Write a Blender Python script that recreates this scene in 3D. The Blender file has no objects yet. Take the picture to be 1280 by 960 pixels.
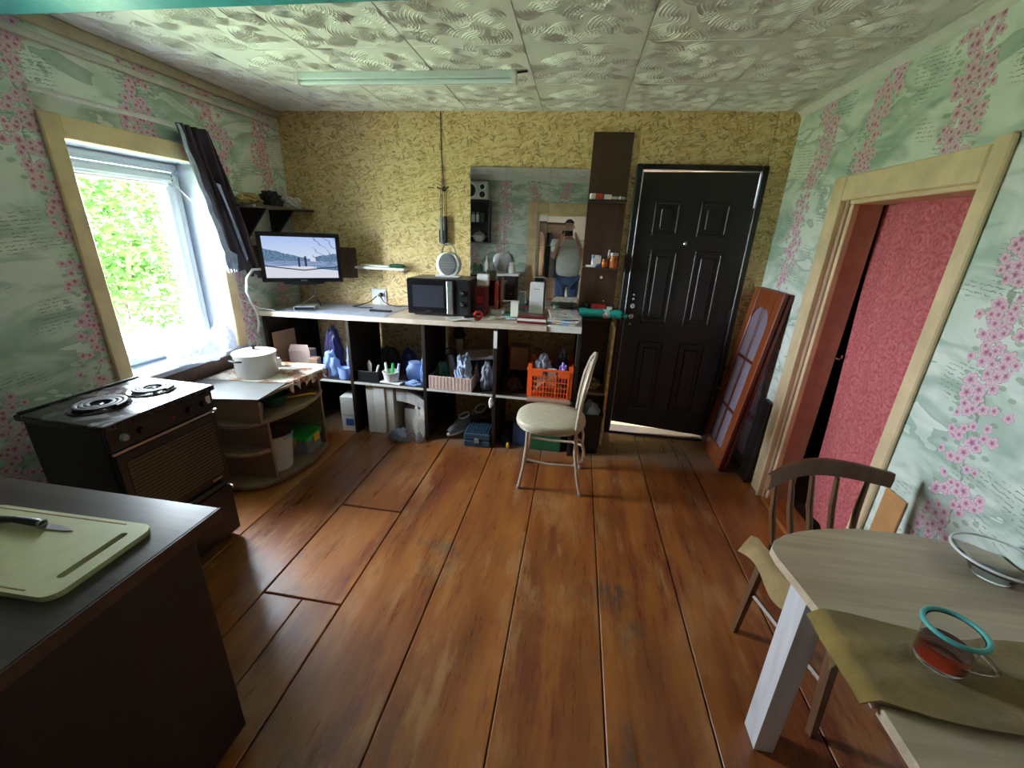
import bpy, bmesh, math, random
import numpy as np
from mathutils import Vector, Matrix, noise as mnoise
from math import sin, cos, pi, sqrt, atan2
random.seed(7)
S = bpy.context.scene
COL = S.collection

# ---------------------------------------------------------------- camera
CAM = np.array([2.3693, -3.3246, 1.5712])
FPX, YAW, PITCH, ROLL = 514.9182, -.1412, .3493, .0408
_w = np.array([sin(YAW)*cos(PITCH), cos(YAW)*cos(PITCH), -sin(PITCH)])
_r0 = np.array([cos(YAW), -sin(YAW), 0.]); _u0 = np.cross(_r0, _w)
_r = cos(ROLL)*_r0 + sin(ROLL)*_u0; _u = -sin(ROLL)*_r0 + cos(ROLL)*_u0
cam = bpy.data.cameras.new('camera'); camo = bpy.data.objects.new('camera', cam); COL.objects.link(camo)
cam.sensor_fit = 'HORIZONTAL'; cam.sensor_width = 36; cam.lens = 36*FPX/1280; cam.clip_start = .01; cam.clip_end = 200
CAMROT = Matrix([[_r[i], _u[i], -_w[i]] for i in range(3)])
camo.matrix_world = Matrix.Translation(CAM) @ CAMROT.to_4x4()
S.camera = camo
def on(px, py, ax, v):
    """point of the photograph on the plane 'x', 'y' or 'z' = v"""
    d = _w + (px-640)/FPX*_r - (py-480)/FPX*_u; k = 'xyz'.index(ax)
    return Vector(CAM + (v-CAM[k])/d[k]*d)

# ---------------------------------------------------------------- light and exposure
S.view_settings.view_transform = 'Standard'; S.view_settings.look = 'None'
S.view_settings.gamma = 1; S.view_settings.use_curve_mapping = False
S.view_settings.exposure = 2.8
wd = bpy.data.worlds.new('sky'); S.world = wd; wd.use_nodes = True
bg = wd.node_tree.nodes['Background']
bg.inputs[0].default_value = (.80, .90, 1, 1); bg.inputs[1].default_value = 13
sl = bpy.data.lights.new('sun_offscreen', 'SUN'); sl.energy = 9; sl.angle = .01; sl.color = (1, .95, .86)
so = bpy.data.objects.new('sun_offscreen', sl); COL.objects.link(so)
so.rotation_euler = Vector((-.62, -.25, -.85)).to_track_quat('-Z', 'Y').to_euler()
W, H, REAR = 3.7094, 2.386, -3.9
WY0, WY1, WZ0, WZ1 = -1.535, -.775, .74, 1.905          # window opening in the wall
pl = bpy.data.lights.new('window_portal', 'AREA'); pl.shape = 'RECTANGLE'; pl.size = WZ1-WZ0; pl.size_y = WY1-WY0
pl.cycles.is_portal = True
po = bpy.data.objects.new('window_portal', pl); COL.objects.link(po)
po.location = (-.27, (WY0+WY1)/2, (WZ0+WZ1)/2); po.rotation_euler = (0, -pi/2, 0)
S.cycles.max_bounces = 12; S.cycles.diffuse_bounces = 6; S.cycles.glossy_bounces = 5
S.cycles.transmission_bounces = 10; S.cycles.transparent_max_bounces = 12
S.cycles.sample_clamp_indirect = 12; S.cycles.caustics_reflective = False; S.cycles.caustics_refractive = False

# ---------------------------------------------------------------- node helpers
class V:
    def __init__(s, g, k): s.g, s.k = g, k
    def __add__(s, o): return s.g.m('ADD', s, o)
    def __radd__(s, o): return s.g.m('ADD', s, o)
    def __sub__(s, o): return s.g.m('SUBTRACT', s, o)
    def __rsub__(s, o): return s.g.m('SUBTRACT', o, s)
    def __mul__(s, o): return s.g.m('MULTIPLY', s, o)
    def __rmul__(s, o): return s.g.m('MULTIPLY', s, o)
    def __truediv__(s, o): return s.g.m('DIVIDE', s, o)
    def __gt__(s, o): return s.g.m('GREATER_THAN', s, o)
    def __lt__(s, o): return s.g.m('LESS_THAN', s, o)
class G:
    def __init__(s, name):
        s.mat = bpy.data.materials.new(name); s.mat.use_nodes = True; s.nt = s.mat.node_tree
        s.p = s.nt.nodes['Principled BSDF']; s.out = s.nt.nodes['Material Output']
        s.tc = s.nt.nodes.new('ShaderNodeTexCoord')
    def put(s, sock, v):
        if isinstance(v, V): s.nt.links.new(v.k, sock)
        elif isinstance(v, tuple) and len(v) == 3 and len(sock.default_value) == 4: sock.default_value = (*v, 1)
        else: sock.default_value = v
    def n(s, t, **kw):
        n = s.nt.nodes.new('ShaderNode'+t)
        for k, v in kw.items(): setattr(n, k, v)
        return n
    def m(s, op, *a, clamp=False):
        n = s.n('Math', operation=op, use_clamp=clamp)
        for i, v in enumerate(a): s.put(n.inputs[i], v)
        return V(s, n.outputs[0])
    def co(s, kind='Object'): return V(s, s.tc.outputs[kind])
    def sep(s, v):
        n = s.n('SeparateXYZ'); s.put(n.inputs[0], v); return [V(s, o) for o in n.outputs]
    def xyz(s, x=0, y=0, z=0):
        n = s.n('CombineXYZ')
        for i, v in enumerate((x, y, z)): s.put(n.inputs[i], v)
        return V(s, n.outputs[0])
    def map(s, v, scale=(1, 1, 1), rot=(0, 0, 0), loc=(0, 0, 0)):
        n = s.n('Mapping'); s.put(n.inputs[0], v); n.inputs[1].default_value = loc; n.inputs[2].default_value = rot; n.inputs[3].default_value = scale
        return V(s, n.outputs[0])
    def noise(s, v, sc, det=3, rough=.5, dist=0, out=0):
        n = s.n('TexNoise'); s.put(n.inputs['Vector'], v); n.inputs['Scale'].default_value = sc; n.inputs['Detail'].default_value = det
        n.inputs['Roughness'].default_value = rough; n.inputs['Distortion'].default_value = dist
        return V(s, n.outputs[out])
    def vor(s, v, sc, rnd=1, dim='3D', feat='F1'):
        n = s.n('TexVoronoi', voronoi_dimensions=dim, feature=feat); s.put(n.inputs['Vector'], v); n.inputs['Scale'].default_value = sc
        n.inputs['Randomness'].default_value = rnd
        return {o.name: V(s, o) for o in n.outputs}
    def step(s, v, a, b):
        n = s.n('MapRange', interpolation_type='SMOOTHSTEP'); s.put(n.inputs[0], v); n.inputs[1].default_value = a; n.inputs[2].default_value = b
        return V(s, n.outputs[0])
    def ramp(s, v, st):
        n = s.n('ValToRGB'); s.put(n.inputs[0], v); e = n.color_ramp.elements
        while len(e) < len(st): e.new(.5)
        for q, (p, c) in zip(e, st): q.position = p; q.color = (*c, 1)
        return V(s, n.outputs[0])
    def mix(s, f, a, b):
        n = s.n('Mix', data_type='RGBA'); s.put(n.inputs[0], f); s.put(n.inputs[6], a); s.put(n.inputs[7], b)
        return V(s, n.outputs[2])
    def bump(s, h, strength=.3, dist=.01):
        n = s.n('Bump'); s.put(n.inputs['Height'], h); n.inputs['Strength'].default_value = strength; n.inputs['Distance'].default_value = dist
        s.nt.links.new(n.outputs[0], s.p.inputs['Normal'])
    def rnd(s):
        return V(s, s.n('ObjectInfo').outputs['Random'])
    def set(s, **kw):
        names = dict(col='Base Color', rough='Roughness', metal='Metallic', trans='Transmission Weight', ior='IOR', alpha='Alpha', emit='Emission Color', es='Emission Strength', spec='Specular IOR Level', coat='Coat Weight', sheen='Sheen Weight')
        for k, v in kw.items(): s.put(s.p.inputs[names[k]], v)
        return s.mat
def plain(name, col, rough=.5, metal=0, var=.12, sc=14, grain=0, **kw):
    """a plain finish with a little mottling of its own"""
    g = G(name); c = g.co()
    nz = g.noise(c, sc, 4, .6)
    d = tuple(x*(1-var) for x in col); l = tuple(min(1, x*(1+var)) for x in col)
    g.set(col=g.ramp(nz, [(.3, d), (.7, l)]), rough=rough, metal=metal, **kw)
    if grain: g.bump(g.noise(c, sc*8, 3), grain, .002)
    return g.mat
def wood(name, dark, light, rough=.45, sc=1., axis=0, var=.5, bump=.12, **kw):
    g = G(name); c = g.co(); s3 = [22*sc]*3; s3[axis] = 1.6*sc
    a = g.noise(g.map(c, tuple(s3)), 1, 5, .62, .6)
    b = g.noise(g.map(c, tuple(x*4 for x in s3)), 1, 3, .6)
    f = g.m('ADD', a*.75, b*.25)
    g.set(col=g.ramp(f, [(.5-var*.35, dark), (.5+var*.3, light)]), rough=rough, **kw); g.bump(f, bump, .003)
    return g.mat
def wallpaper(name, ax, u0, pitch):
    g = G(name); x, y, z = g.sep(g.co()); u = {'x': x, 'y': y}[ax]
    p = g.xyz(u, z, 0)
    # misty green hills
    wv = g.noise(g.map(p, (1.6, 3.4, 1)), 1, 4, .55, 1.1)
    hl = g.noise(g.map(p, (2.6, 6.5, 1), (0, 0, .35)), 1, 3, .5, .8)
    hz = g.m('FRACT', hl*3.2)
    base = g.ramp(wv, [(.3, (.36, .50, .40)), (.43, (.58, .70, .60)), (.52, (.80, .86, .79)), (.72, (.74, .81, .74))])
    base = g.mix(g.step(hz, .50, 1)*.70, base, (.24, .40, .30))
    # lines of handwriting in loose blocks
    blk = g.step(g.noise(g.map(p, (3.1, 5.3, 1), (0, 0, 0), (4, 2, 0)), 1, 1), .55, .62)
    ln = g.m('FRACT', (z - u*.12)*62 + g.noise(p, 60, 2)*.9)
    wr = g.m('MULTIPLY', g.m('LESS_THAN', g.m('ABSOLUTE', ln-.5), .11), g.step(g.noise(g.map(p, (75, 20, 1)), 1, 1), .42, .52))
    base = g.mix(g.m('MULTIPLY', wr, blk)*.75, base, (.14, .15, .14))
    # streams of blossom running down the paper
    def band(uu, zz):
        t = (uu-u0)/pitch; i = g.m('FLOOR', t+.5); d = (t-i)*pitch
        cen = g.m('SINE', zz*5.2+i*1.9)*.045 + g.m('SINE', zz*11.3+i*3.1)*.022
        return d-cen
    dcen = band(u, z)
    br = g.m('LESS_THAN', g.m('ABSOLUTE', dcen + (g.noise(p, 14, 2)-.5)*.10), .0045)
    base = g.mix(br*.75, base, (.20, .24, .17))
    lf = g.vor(g.map(p, (1, 1.6, 1), (0, 0, .7)), 17, 1, '2D')
    lm = g.m('MULTIPLY', g.m('LESS_THAN', lf['Distance'], .22), g.m('LESS_THAN', g.m('ABSOLUTE', dcen), .10))
    base = g.mix(lm*.6, base, (.20, .33, .18))
    col = base
    for sc, seed, R, hw, drop in ((21, 0, .031, .088, .14), (27, 7.3, .023, .112, .34)):
        q = g.map(p, loc=(seed, seed*.7, 0))
        v = g.vor(q, sc, .85, '2D')
        vm = g.n('VectorMath', operation='SUBTRACT'); g.put(vm.inputs[0], q); g.put(vm.inputs[1], v['Position'])
        lx, ly, _ = g.sep(V(g, vm.outputs[0]))
        cx, cz, _ = g.sep(v['Position']); r1, r2, r3 = g.sep(v['Color'])
        dd = g.m('ABSOLUTE', band(cx-seed, cz-seed*.7))
        clump = g.noise(g.xyz(cx*2.2, cz*5.2, 3.), 1, 1)
        keep = g.m('MULTIPLY', g.m('LESS_THAN', dd + g.m('ABSOLUTE', clump-.5)*.52, hw), r1 > drop)
        rr = g.m('SQRT', lx*lx+ly*ly); an = g.m('ARCTAN2', ly, lx)
        pr = (g.m('ABSOLUTE', g.m('COSINE', an*2.5+r2*6.28))*.42+.58)*R*(r3*.3+.8)
        k = rr/pr
        pet = g.ramp(k, [(0, (.26, .04, .11)), (.2, (.50, .14, .28)), (.45, (.74, .42, .55)), (.8, (.84, .61, .69)), (1, (.42, .20, .28))])
        col = g.mix(g.m('MULTIPLY', keep, k < 1), col, pet)
    gr = g.noise(p, 500, 2)
    g.set(col=g.mix(.10, col, g.ramp(gr, [(.35, (.25, .28, .25)), (.65, (.85, .88, .85))])), rough=.62); g.bump(gr, .10, .001)
    return g.mat
def osb(name):
    g = G(name); x, y, z = g.sep(g.co()); p = g.xyz(x, z, y*3)
    col = None
    wv = g.noise(p, 2.2, 2)
    for i, (rot, sc, asp) in enumerate(((.25, 44, .28), (-.75, 50, .25), (1.15, 46, .28), (-.2, 66, .24))):
        q = g.map(p, (asp, 1, 1), (0, 0, 0)); mp = g.map(p, (1, 1, 1), (0, 0, rot)); q = g.map(mp, (asp, 1, 1))
        v = g.vor(q, sc*1.5, 1, '2D'); a, b, c = g.sep(v['Color'])
        gr = g.noise(g.map(mp, (12, 120, 1)), 1, 2)
        tone = g.ramp(a*.82+gr*.2, [(.05, (.50, .32, .13)), (.3, (.67, .46, .20)), (.6, (.79, .58, .29)), (.95, (.85, .68, .39))])
        col = tone if col is None else g.mix(g.m('MULTIPLY', b > .5, 1), col, tone)
    dk = None
    for rot, sc in ((.5, 30), (-.9, 36), (1.4, 32), (-.3, 44)):
        v = g.vor(g.map(g.map(p, rot=(0, 0, rot)), (.30, 1.3, 1)), sc, 1, '2D'); a, b, c = g.sep(v['Color'])
        k = g.m('MULTIPLY', g.m('LESS_THAN', v['Distance'], b*.24), a > .66)
        dk = k if dk is None else g.m('MAXIMUM', dk, k)
    col = g.mix(dk*.62, col, (.16, .09, .035))
    g.set(col=col, rough=.55); g.bump(g.noise(g.map(p, (30, 90, 1), (0, 0, .5)), 1, 3), .2, .002)
    return g.mat
def floorpaint():
    g = G('worn_floor_paint'); c = g.co(); x, y, z = g.sep(c); r = g.rnd()
    st = g.noise(g.map(c, (9, .9, 1)), 1, 5, .65, .5); big = g.noise(g.map(c, (1.6, .7, 1)), 1.4, 4, .6)
    fine = g.noise(g.map(c, (60, 6, 1)), 1, 4, .7)
    col = g.ramp(st*.42+big*.50+r*.10, [(.33, (.13, .036, .013)), (.45, (.25, .076, .018)), (.56, (.37, .125, .026)), (.72, (.44, .175, .048))])
    red = g.step(g.noise(g.map(c, (3.2, .55, 1), loc=(3, 1, 0)), 1.5, 6, .75), .50, .62)
    col = g.mix(g.m('MULTIPLY', red, g.step(fine, .30, .62))*.85, col, (.15, .026, .014))
    wear = g.m('MULTIPLY', g.step(g.noise(c, 2.1, 6, .7), .55, .68), g.step(fine, .42, .56))
    col = g.mix(wear*.85, col, (.075, .06, .045))
    chip = g.step(g.noise(g.map(c, (26, 7, 1)), 1, 6, .75), .70, .74)
    col = g.mix(chip*.8, col, (.05, .035, .025))
    pale = g.step(g.noise(g.map(c, (4, 1.1, 1), loc=(9, 4, 0)), 1.7, 6, .72), .50, .66)
    col = g.mix(pale*.45, col, (.50, .27, .11))
    # bare grey dust along the shelving at the end of the boards
    dust = g.m('MULTIPLY', g.step(y+g.noise(c, 5, 3)*.22, -.52, -.30), .7)
    col = g.mix(dust, col, (.20, .155, .11))
    g.set(col=col, rough=g.ramp(st*.5+fine*.5, [(.3, (.20,)*3), (.7, (.46,)*3)]), spec=.6); g.bump(st*.5+fine*.5-chip*.4, .28, .004)
    return g.mat

# ---------------------------------------------------------------- mesh helpers
class B:
    def __init__(s): s.bm = bmesh.new()
    def box(s, x0, x1, y0, y1, z0, z1, bev=0, mat=None, seg=1):
        vs = [s.bm.verts.new(p) for p in ((x0,y0,z0),(x1,y0,z0),(x1,y1,z0),(x0,y1,z0),(x0,y0,z1),(x1,y0,z1),(x1,y1,z1),(x0,y1,z1))]
        fs = [s.bm.faces.new([vs[i] for i in f]) for f in ((3,2,1,0),(4,5,6,7),(0,1,5,4),(1,2,6,5),(2,3,7,6),(3,0,4,7))]
        if mat is not None: bmesh.ops.transform(s.bm, matrix=mat, verts=vs)
        if bev:
            es = list({e for f in fs for e in f.edges})
            bmesh.ops.bevel(s.bm, geom=es, offset=bev, segments=seg, affect='EDGES', profile=.5)
        return s
    def rings(s, rings, caps=True, closed=True):
        R = [[s.bm.verts.new(p) for p in r] for r in rings]; n = len(R[0])
        for a, b in zip(R, R[1:]):
            for i in range(n if closed else n-1):
                j = (i+1) % n
                try: s.bm.faces.new((a[i], a[j], b[j], b[i]))
                except ValueError: pass
        if caps and closed:
            for r in (R[0][::-1], R[-1]):
                try: s.bm.faces.new(r)
                except ValueError: pass
        return s
    def tube(s, pts, rad, n=8, caps=True, flat=1., closed=False):
        pts = [Vector(p) for p in pts]; m = len(pts)
        rad = rad if isinstance(rad, (list, tuple)) else [rad]*m
        rings = []; up = None
        for i, p in enumerate(pts):
            a = pts[i-1] if i else (pts[-2] if closed else pts[0]); b = pts[i+1] if i < m-1 else (pts[1] if closed else pts[-1])
            t = (b-a).normalized()
            if up is None:
                up = t.orthogonal().normalized() if abs(t.z) > .95 else Vector((0, 0, 1)).cross(t).normalized()
            sd = (up - up.dot(t)*t).normalized(); o = t.cross(sd); up = sd
            rings.append([p + sd*cos(2*pi*k/n)*rad[i] + o*sin(2*pi*k/n)*rad[i]*flat for k in range(n)])
        return s.rings(rings, caps and not closed)
    def lathe(s, prof, n=24, c=(0, 0, 0), sx=1, sy=1, axis='z', caps=True):
        c = Vector(c); rr = []
        for r, h in prof:
            r = max(r, 1e-4); ring = []
            for k in range(n):
                a = 2*pi*k/n; p = Vector((r*cos(a)*sx, r*sin(a)*sy, h))
                if axis == 'y': p = Vector((p.x, h, p.y))
                if axis == 'x': p = Vector((h, p.x, p.y))
                ring.append(c+p)
            rr.append(ring)
        return s.rings(rr, caps)
    def prism(s, poly, a, b, axis='z', bev=0, mat=None):
        def P(u, v, h): return {'z': (u, v, h), 'y': (u, h, v), 'x': (h, u, v)}[axis]
        A = [s.bm.verts.new(P(u, v, a)) for u, v in poly]; Bv = [s.bm.verts.new(P(u, v, b)) for u, v in poly]; n = len(poly)
        fs = [s.bm.faces.new(A[::-1]), s.bm.faces.new(Bv)] + [s.bm.faces.new((A[i], A[(i+1) % n], Bv[(i+1) % n], Bv[i])) for i in range(n)]
        if mat is not None: bmesh.ops.transform(s.bm, matrix=mat, verts=A+Bv)
        if bev: bmesh.ops.bevel(s.bm, geom=list({e for f in fs[:2] for e in f.edges}), offset=bev, segments=2, affect='EDGES', profile=.5)
        return s
    def frame(s, u0, u1, v0, v1, wd, d0, d1, axis='y'):
        """rectangular ring of four bars"""
        for (a, b, c, d) in ((u0, u1, v0, v0+wd), (u0, u1, v1-wd, v1), (u0, u0+wd, v0+wd, v1-wd), (u1-wd, u1, v0+wd, v1-wd)):
            if axis == 'y': s.box(a, b, d0, d1, c, d, bev=min(wd, abs(d1-d0))*.3)
            elif axis == 'x': s.box(d0, d1, a, b, c, d, bev=min(wd, abs(d1-d0))*.3)
            else: s.box(a, b, c, d, d0, d1, bev=min(wd, abs(d1-d0))*.3)
        return s
    def blob(s, c, dims, seed=0, amp=.25, fr=2.2, sub=4, flat=True, ridge=0., top=0.):
        """crumpled soft lump: a bag, a rag, a bundle"""
        r = bmesh.ops.create_icosphere(s.bm, subdivisions=sub, radius=1.)
        for v in r['verts']:
            q = v.co.copy(); o = Vector((seed*3.1, seed*1.7, -seed*2.3))
            k = 1+amp*mnoise.fractal(q*fr+o, 1., 2., 4)
            if ridge: k += ridge*(1-2*abs(mnoise.noise(q*fr*2.3+o*2)))
            q = q*k
            if flat and q.z < -.55: q.z = -.55+(q.z+.55)*.12
            if top and q.z > 0: sc = 1-top*min(1, q.z); q.x *= sc; q.y *= sc; q.z *= 1+.4*top
            v.co = Vector((c[0]+q.x*dims[0], c[1]+q.y*dims[1], c[2]+(q.z+.6)*dims[2])) if flat else Vector((c[0]+q.x*dims[0], c[1]+q.y*dims[1], c[2]+q.z*dims[2]))
        return s
    def grid(s, fn, nu, nv, thick=0.):
        vs = [[s.bm.verts.new(fn(i/nu, j/nv)) for j in range(nv+1)] for i in range(nu+1)]
        for i in range(nu):
            for j in range(nv): s.bm.faces.new((vs[i][j], vs[i+1][j], vs[i+1][j+1], vs[i][j+1]))
        if thick:
            s.bm.normal_update(); bmesh.ops.solidify(s.bm, geom=s.bm.faces[:], thickness=thick)
        return s
    def xf(s, mat):
        bmesh.ops.transform(s.bm, matrix=mat, verts=s.bm.verts[:]); return s
def obj(name, b, mat, parent=None, smooth=False, loc=None, rot=None, kind=None, autosm=None):
    me = bpy.data.meshes.new(name); bmesh.ops.recalc_face_normals(b.bm, faces=b.bm.faces[:])
    if smooth:
        for f in b.bm.faces: f.smooth = True
        for e in b.bm.edges:
            if len(e.link_faces) == 2 and e.calc_face_angle(0) > (autosm or .7): e.smooth = False
    b.bm.to_mesh(me); b.bm.free(); me.materials.append(mat)
    o = bpy.data.objects.new(name, me); COL.objects.link(o); o.parent = parent
    if loc is not None: o.location = loc
    if rot is not None: o.rotation_euler = rot
    if kind: o['kind'] = kind
    return o
def tag(o, label, cat, group=None):
    o['label'] = label; o['category'] = cat
    if group: o['group'] = group
    return o
def thing(name, label, cat, loc=(0, 0, 0), rz=0, group=None, rot=None):
    o = bpy.data.objects.new(name, None); COL.objects.link(o); o.location = loc; o.rotation_euler = rot or (0, 0, rz)
    o.empty_display_size = .05
    return tag(o, label, cat, group)
def struct(name, b, mat, parent=None, **kw):
    o = obj(name, b, mat, parent, **kw)
    if parent is None: o['kind'] = 'structure'
    return o
def sempty(name, loc=(0, 0, 0)):
    o = bpy.data.objects.new(name, None); COL.objects.link(o); o.location = loc; o['kind'] = 'structure'; o.empty_display_size = .05
    return o
def one(name, label, cat, b, mat, loc=None, rz=0, group=None, smooth=False, rot=None):
    return tag(obj(name, b, mat, None, smooth, loc, rot or ((0, 0, rz) if rz else None)), label, cat, group)
def copy(o, parent=None, loc=None, rot=None, scale=None):
    c = o.copy(); COL.objects.link(c); c.parent = parent
    if loc is not None: c.location = loc
    if rot is not None: c.rotation_euler = rot
    if scale is not None: c.scale = scale
    return c
T4 = Matrix.Translation
def RZ(a): return Matrix.Rotation(a, 4, 'Z')
def RX(a): return Matrix.Rotation(a, 4, 'X')
def RY(a): return Matrix.Rotation(a, 4, 'Y')

# ---------------------------------------------------------------- materials
MT = dict(
    plyorange=plain('orange_plywood', (.55, .27, .10), .6), hallwall=plain('pale_hall_paint', (.66, .62, .52), .6, var=.05), paper_l=wallpaper('floral_wallpaper_window_wall', 'y', -.17, .485), paper_r=wallpaper('floral_wallpaper_doorway_wall', 'y', -.33, .51),
    paper_b=wallpaper('floral_wallpaper_rear_wall', 'x', .3, .51), osb=osb('osb_strand_board'), floor=floorpaint(),
    foam=plain('white_foam_ceiling_tile', (.79, .79, .75), .55, var=.05, sc=5),
    turq=plain('turquoise_gloss_paint', (.05, .42, .46), .3),
    cream=plain('cream_gloss_paint', (.76, .59, .36), .38, sc=6, var=.16), creamtrim=plain('pale_tan_trim', (.50, .43, .30), .5),
    jamb=plain('brown_pink_jamb_paint', (.50, .32, .22), .45, grain=.1), pvc=plain('white_window_plastic', (.62, .66, .70), .3, var=.03),
    whitepaint=plain('white_paint', (.78, .79, .76), .4, var=.05), conduit=plain('grey_white_conduit', (.62, .60, .54), .5),
    black=plain('black_plastic', (.012, .012, .014), .35), blackgloss=plain('black_gloss', (.010, .010, .012), .12),
    blacksteel=plain('black_textured_door_skin', (.016, .016, .015), .36, grain=.35, sc=30), chrome=plain('chrome', (.75, .75, .76), .18, 1, var=.03),
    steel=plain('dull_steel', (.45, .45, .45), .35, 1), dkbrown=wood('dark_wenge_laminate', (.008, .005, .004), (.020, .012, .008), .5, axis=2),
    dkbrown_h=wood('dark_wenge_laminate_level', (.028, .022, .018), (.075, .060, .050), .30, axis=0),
    brown=wood('brown_laminate', (.045, .021, .012), (.088, .042, .024), .42, axis=2), cherry=wood('red_cherry_wood', (.17, .035, .012), (.33, .085, .025), .28, axis=2),
    cherrydk=wood('dark_red_wood_edge', (.07, .010, .008), (.14, .02, .014), .3, axis=2),
    tan=wood('tan_oak_laminate', (.20, .135, .085), (.30, .21, .14), .45, axis=0), chairwood=wood('worn_brown_chair_wood', (.10, .045, .02), (.20, .095, .042), .4, axis=2),
    ashtop=wood('grey_oak_tabletop', (.44, .34, .23), (.66, .54, .39), .33, axis=0, sc=.8), ashleg=wood('whitewashed_oak_leg', (.52, .52, .54), (.72, .72, .74), .4, axis=2),
    worktop=plain('pale_worktop', (.60, .50, .40), .4), beige=plain('beige_seat_vinyl', (.56, .50, .37), .5, grain=.3, sc=40),
    champagne=plain('champagne_tube_enamel', (.58, .49, .37), .35, .25), enamel=plain('white_enamel', (.62, .61, .58), .2, var=.04),
    orange=plain('orange_plastic', (.85, .12, .02), .35, var=.05), white=plain('white_plastic', (.80, .80, .80), .35, var=.04), card=plain('cardboard', (.42, .26, .17), .7),
    cardpale=plain('pale_corrugated_cardboard', (.60, .45, .40), .7), paper=plain('paper', (.74, .72, .66), .7, var=.05), grey=plain('grey_plastic', (.25, .26, .27), .45),
    red=plain('red_plastic', (.55, .03, .025), .35), dkred=plain('dark_red_cover', (.16, .015, .015), .4), teal=plain('teal_packet', (.02, .36, .32), .35),
    navy=plain('navy_plastic', (.03, .065, .10), .4), blue=plain('blue_plastic', (.05, .15, .45), .4), green=plain('green_plastic', (.03, .42, .06), .35), yellow=plain('yellow_plastic', (.75, .50, .04), .4),
    dkgreen=plain('dark_green_plastic', (.02, .12, .05), .4), leaf=plain('leaf_green', (.05, .16, .03), .5, var=.4), orangejar=plain('amber_jar', (.45, .12, .02), .25),
    olive=plain('olive_terry_cloth', (.26, .175, .04), .95, var=.35, sc=9, grain=.8, sheen=.3), cloth=plain('tan_cloth', (.36, .25, .11), .95, var=.3, sc=9, grain=.7),
    board=plain('pale_yellow_green_cutting_plastic', (.52, .53, .28), .5, var=.06, sc=30), purple=plain('purple_plastic', (.25, .14, .5), .4), fabricblue=plain('pale_blue_rag', (.40, .48, .66), .9, var=.3, sc=20),
    dkrag=plain('dark_rag', (.03, .03, .035), .9), skin=plain('skin', (.50, .28, .20), .5, var=.06), shirt=plain('pale_grey_shirt', (.62, .66, .64), .85), jeans=plain('blue_denim', (.06, .11, .22), .85, var=.25),
    hair=plain('dark_hair', (.03, .02, .015), .6), trunk=plain('bark', (.08, .06, .04), .9), lampwhite=plain('white_lamp_tube', (.70, .80, .82), .3, var=.02),
    sill=plain('white_sill_paint', (.36, .40, .47), .45), nickel=plain('satin_nickel', (.6, .6, .58), .3, 1), rubber=plain('dark_rubber', (.03, .03, .03), .6))
def glass(name, col=(1, 1, 1), rough=0., ior=1.45):
    g = G(name); g.set(col=col, rough=rough, trans=1., ior=ior); return g.mat
def pane(name, tint=(1, 1, 1), refl=.025):
    """thin sheet glass: clear with a mirror film"""
    g = G(name); a = g.n('BsdfTransparent'); a.inputs[0].default_value = (*tint, 1); b = g.n('BsdfGlossy'); b.inputs['Roughness'].default_value = .01
    lw = g.n('LayerWeight'); lw.inputs[0].default_value = .5; f = g.m('POWER', V(g, lw.outputs['Facing']), 4)*.8+refl
    mx = g.n('MixShader'); g.put(mx.inputs[0], f); g.nt.links.new(a.outputs[0], mx.inputs[1]); g.nt.links.new(b.outputs[0], mx.inputs[2])
    g.nt.links.new(mx.outputs[0], g.out.inputs[0]); return g.mat
MT['pane'] = pane('window_glass'); MT['clear'] = glass('clear_glass')
g = G('mirror_silver'); MT['mirror'] = g.set(col=(.93, .95, .94), metal=1., rough=.0)
def film(name, col, op=.5):
    g = G(name); a = g.n('BsdfTransparent'); t = g.n('BsdfTranslucent'); t.inputs[0].default_value = (*col, 1)
    g.set(col=col, rough=.3); m1 = g.n('MixShader'); m1.inputs[0].default_value = .35; m2 = g.n('MixShader'); m2.inputs[0].default_value = op
    L = g.nt.links.new; L(g.p.outputs[0], m1.inputs[1]); L(t.outputs[0], m1.inputs[2]); L(a.outputs[0], m2.inputs[1]); L(m1.outputs[0], m2.inputs[2]); L(m2.outputs[0], g.out.inputs[0])
    return g.mat
MT['pane2'] = film('violet_reflection_cabinet_glass', (.50, .42, .50), .55)  # violet haze in the colour stands in for light reflected by the panes
MT['bagwhite'] = film('white_plastic_film', (.50, .52, .57), .72); MT['bagblue'] = film('blue_plastic_film', (.42, .58, .88), .85); MT['bagdark'] = film('dark_plastic_film', (.10, .10, .28), .9); MT['baggrey'] = film('grey_plastic_film', (.42, .46, .54), .7)
g = G('pink_damask_curtain'); c = g.co()
vr = g.vor(g.map(c, (1, 1, 1)), 14, .9)['Distance']; nz = g.noise(c, 75, 5, .7, 1.0)
g.set(col=g.ramp(g.m('ADD', g.m('SINE', vr*20)*.05, nz), [(.30, (.36, .055, .065)), (.5, (.56, .13, .14)), (.7, (.66, .23, .23))]), rough=.85); g.bump(nz, .2, .002); MT['pink'] = g.mat
g = G('newsprint_oilcloth'); c = g.co(); x, y, z = g.sep(c)
gx = g.m('LESS_THAN', g.m('FRACT', x*7.3), .025); gy = g.m('LESS_THAN', g.m('FRACT', y*9.1+x*.4), .04)
nz = g.step(g.noise(g.map(c, (60, 14, 1)), 1, 3), .5, .6)
g.set(col=g.mix(g.m('MAXIMUM', gx, gy)*.8, g.mix(nz*.45, (.44, .48, .58), (.16, .19, .30)), (.05, .05, .08)), rough=.4); MT['print'] = g.mat
g = G('floral_oilcloth'); c = g.co(); v = g.vor(c, 16, 1)
g.set(col=g.mix(g.step(g.noise(c, 9, 4, .6), .48, .56), (.70, .66, .58), g.ramp(v['Distance'], [(.1, (.50, .10, .04)), (.5, (.30, .17, .10))])), rough=.4); MT['oilcloth'] = g.mat
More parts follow.
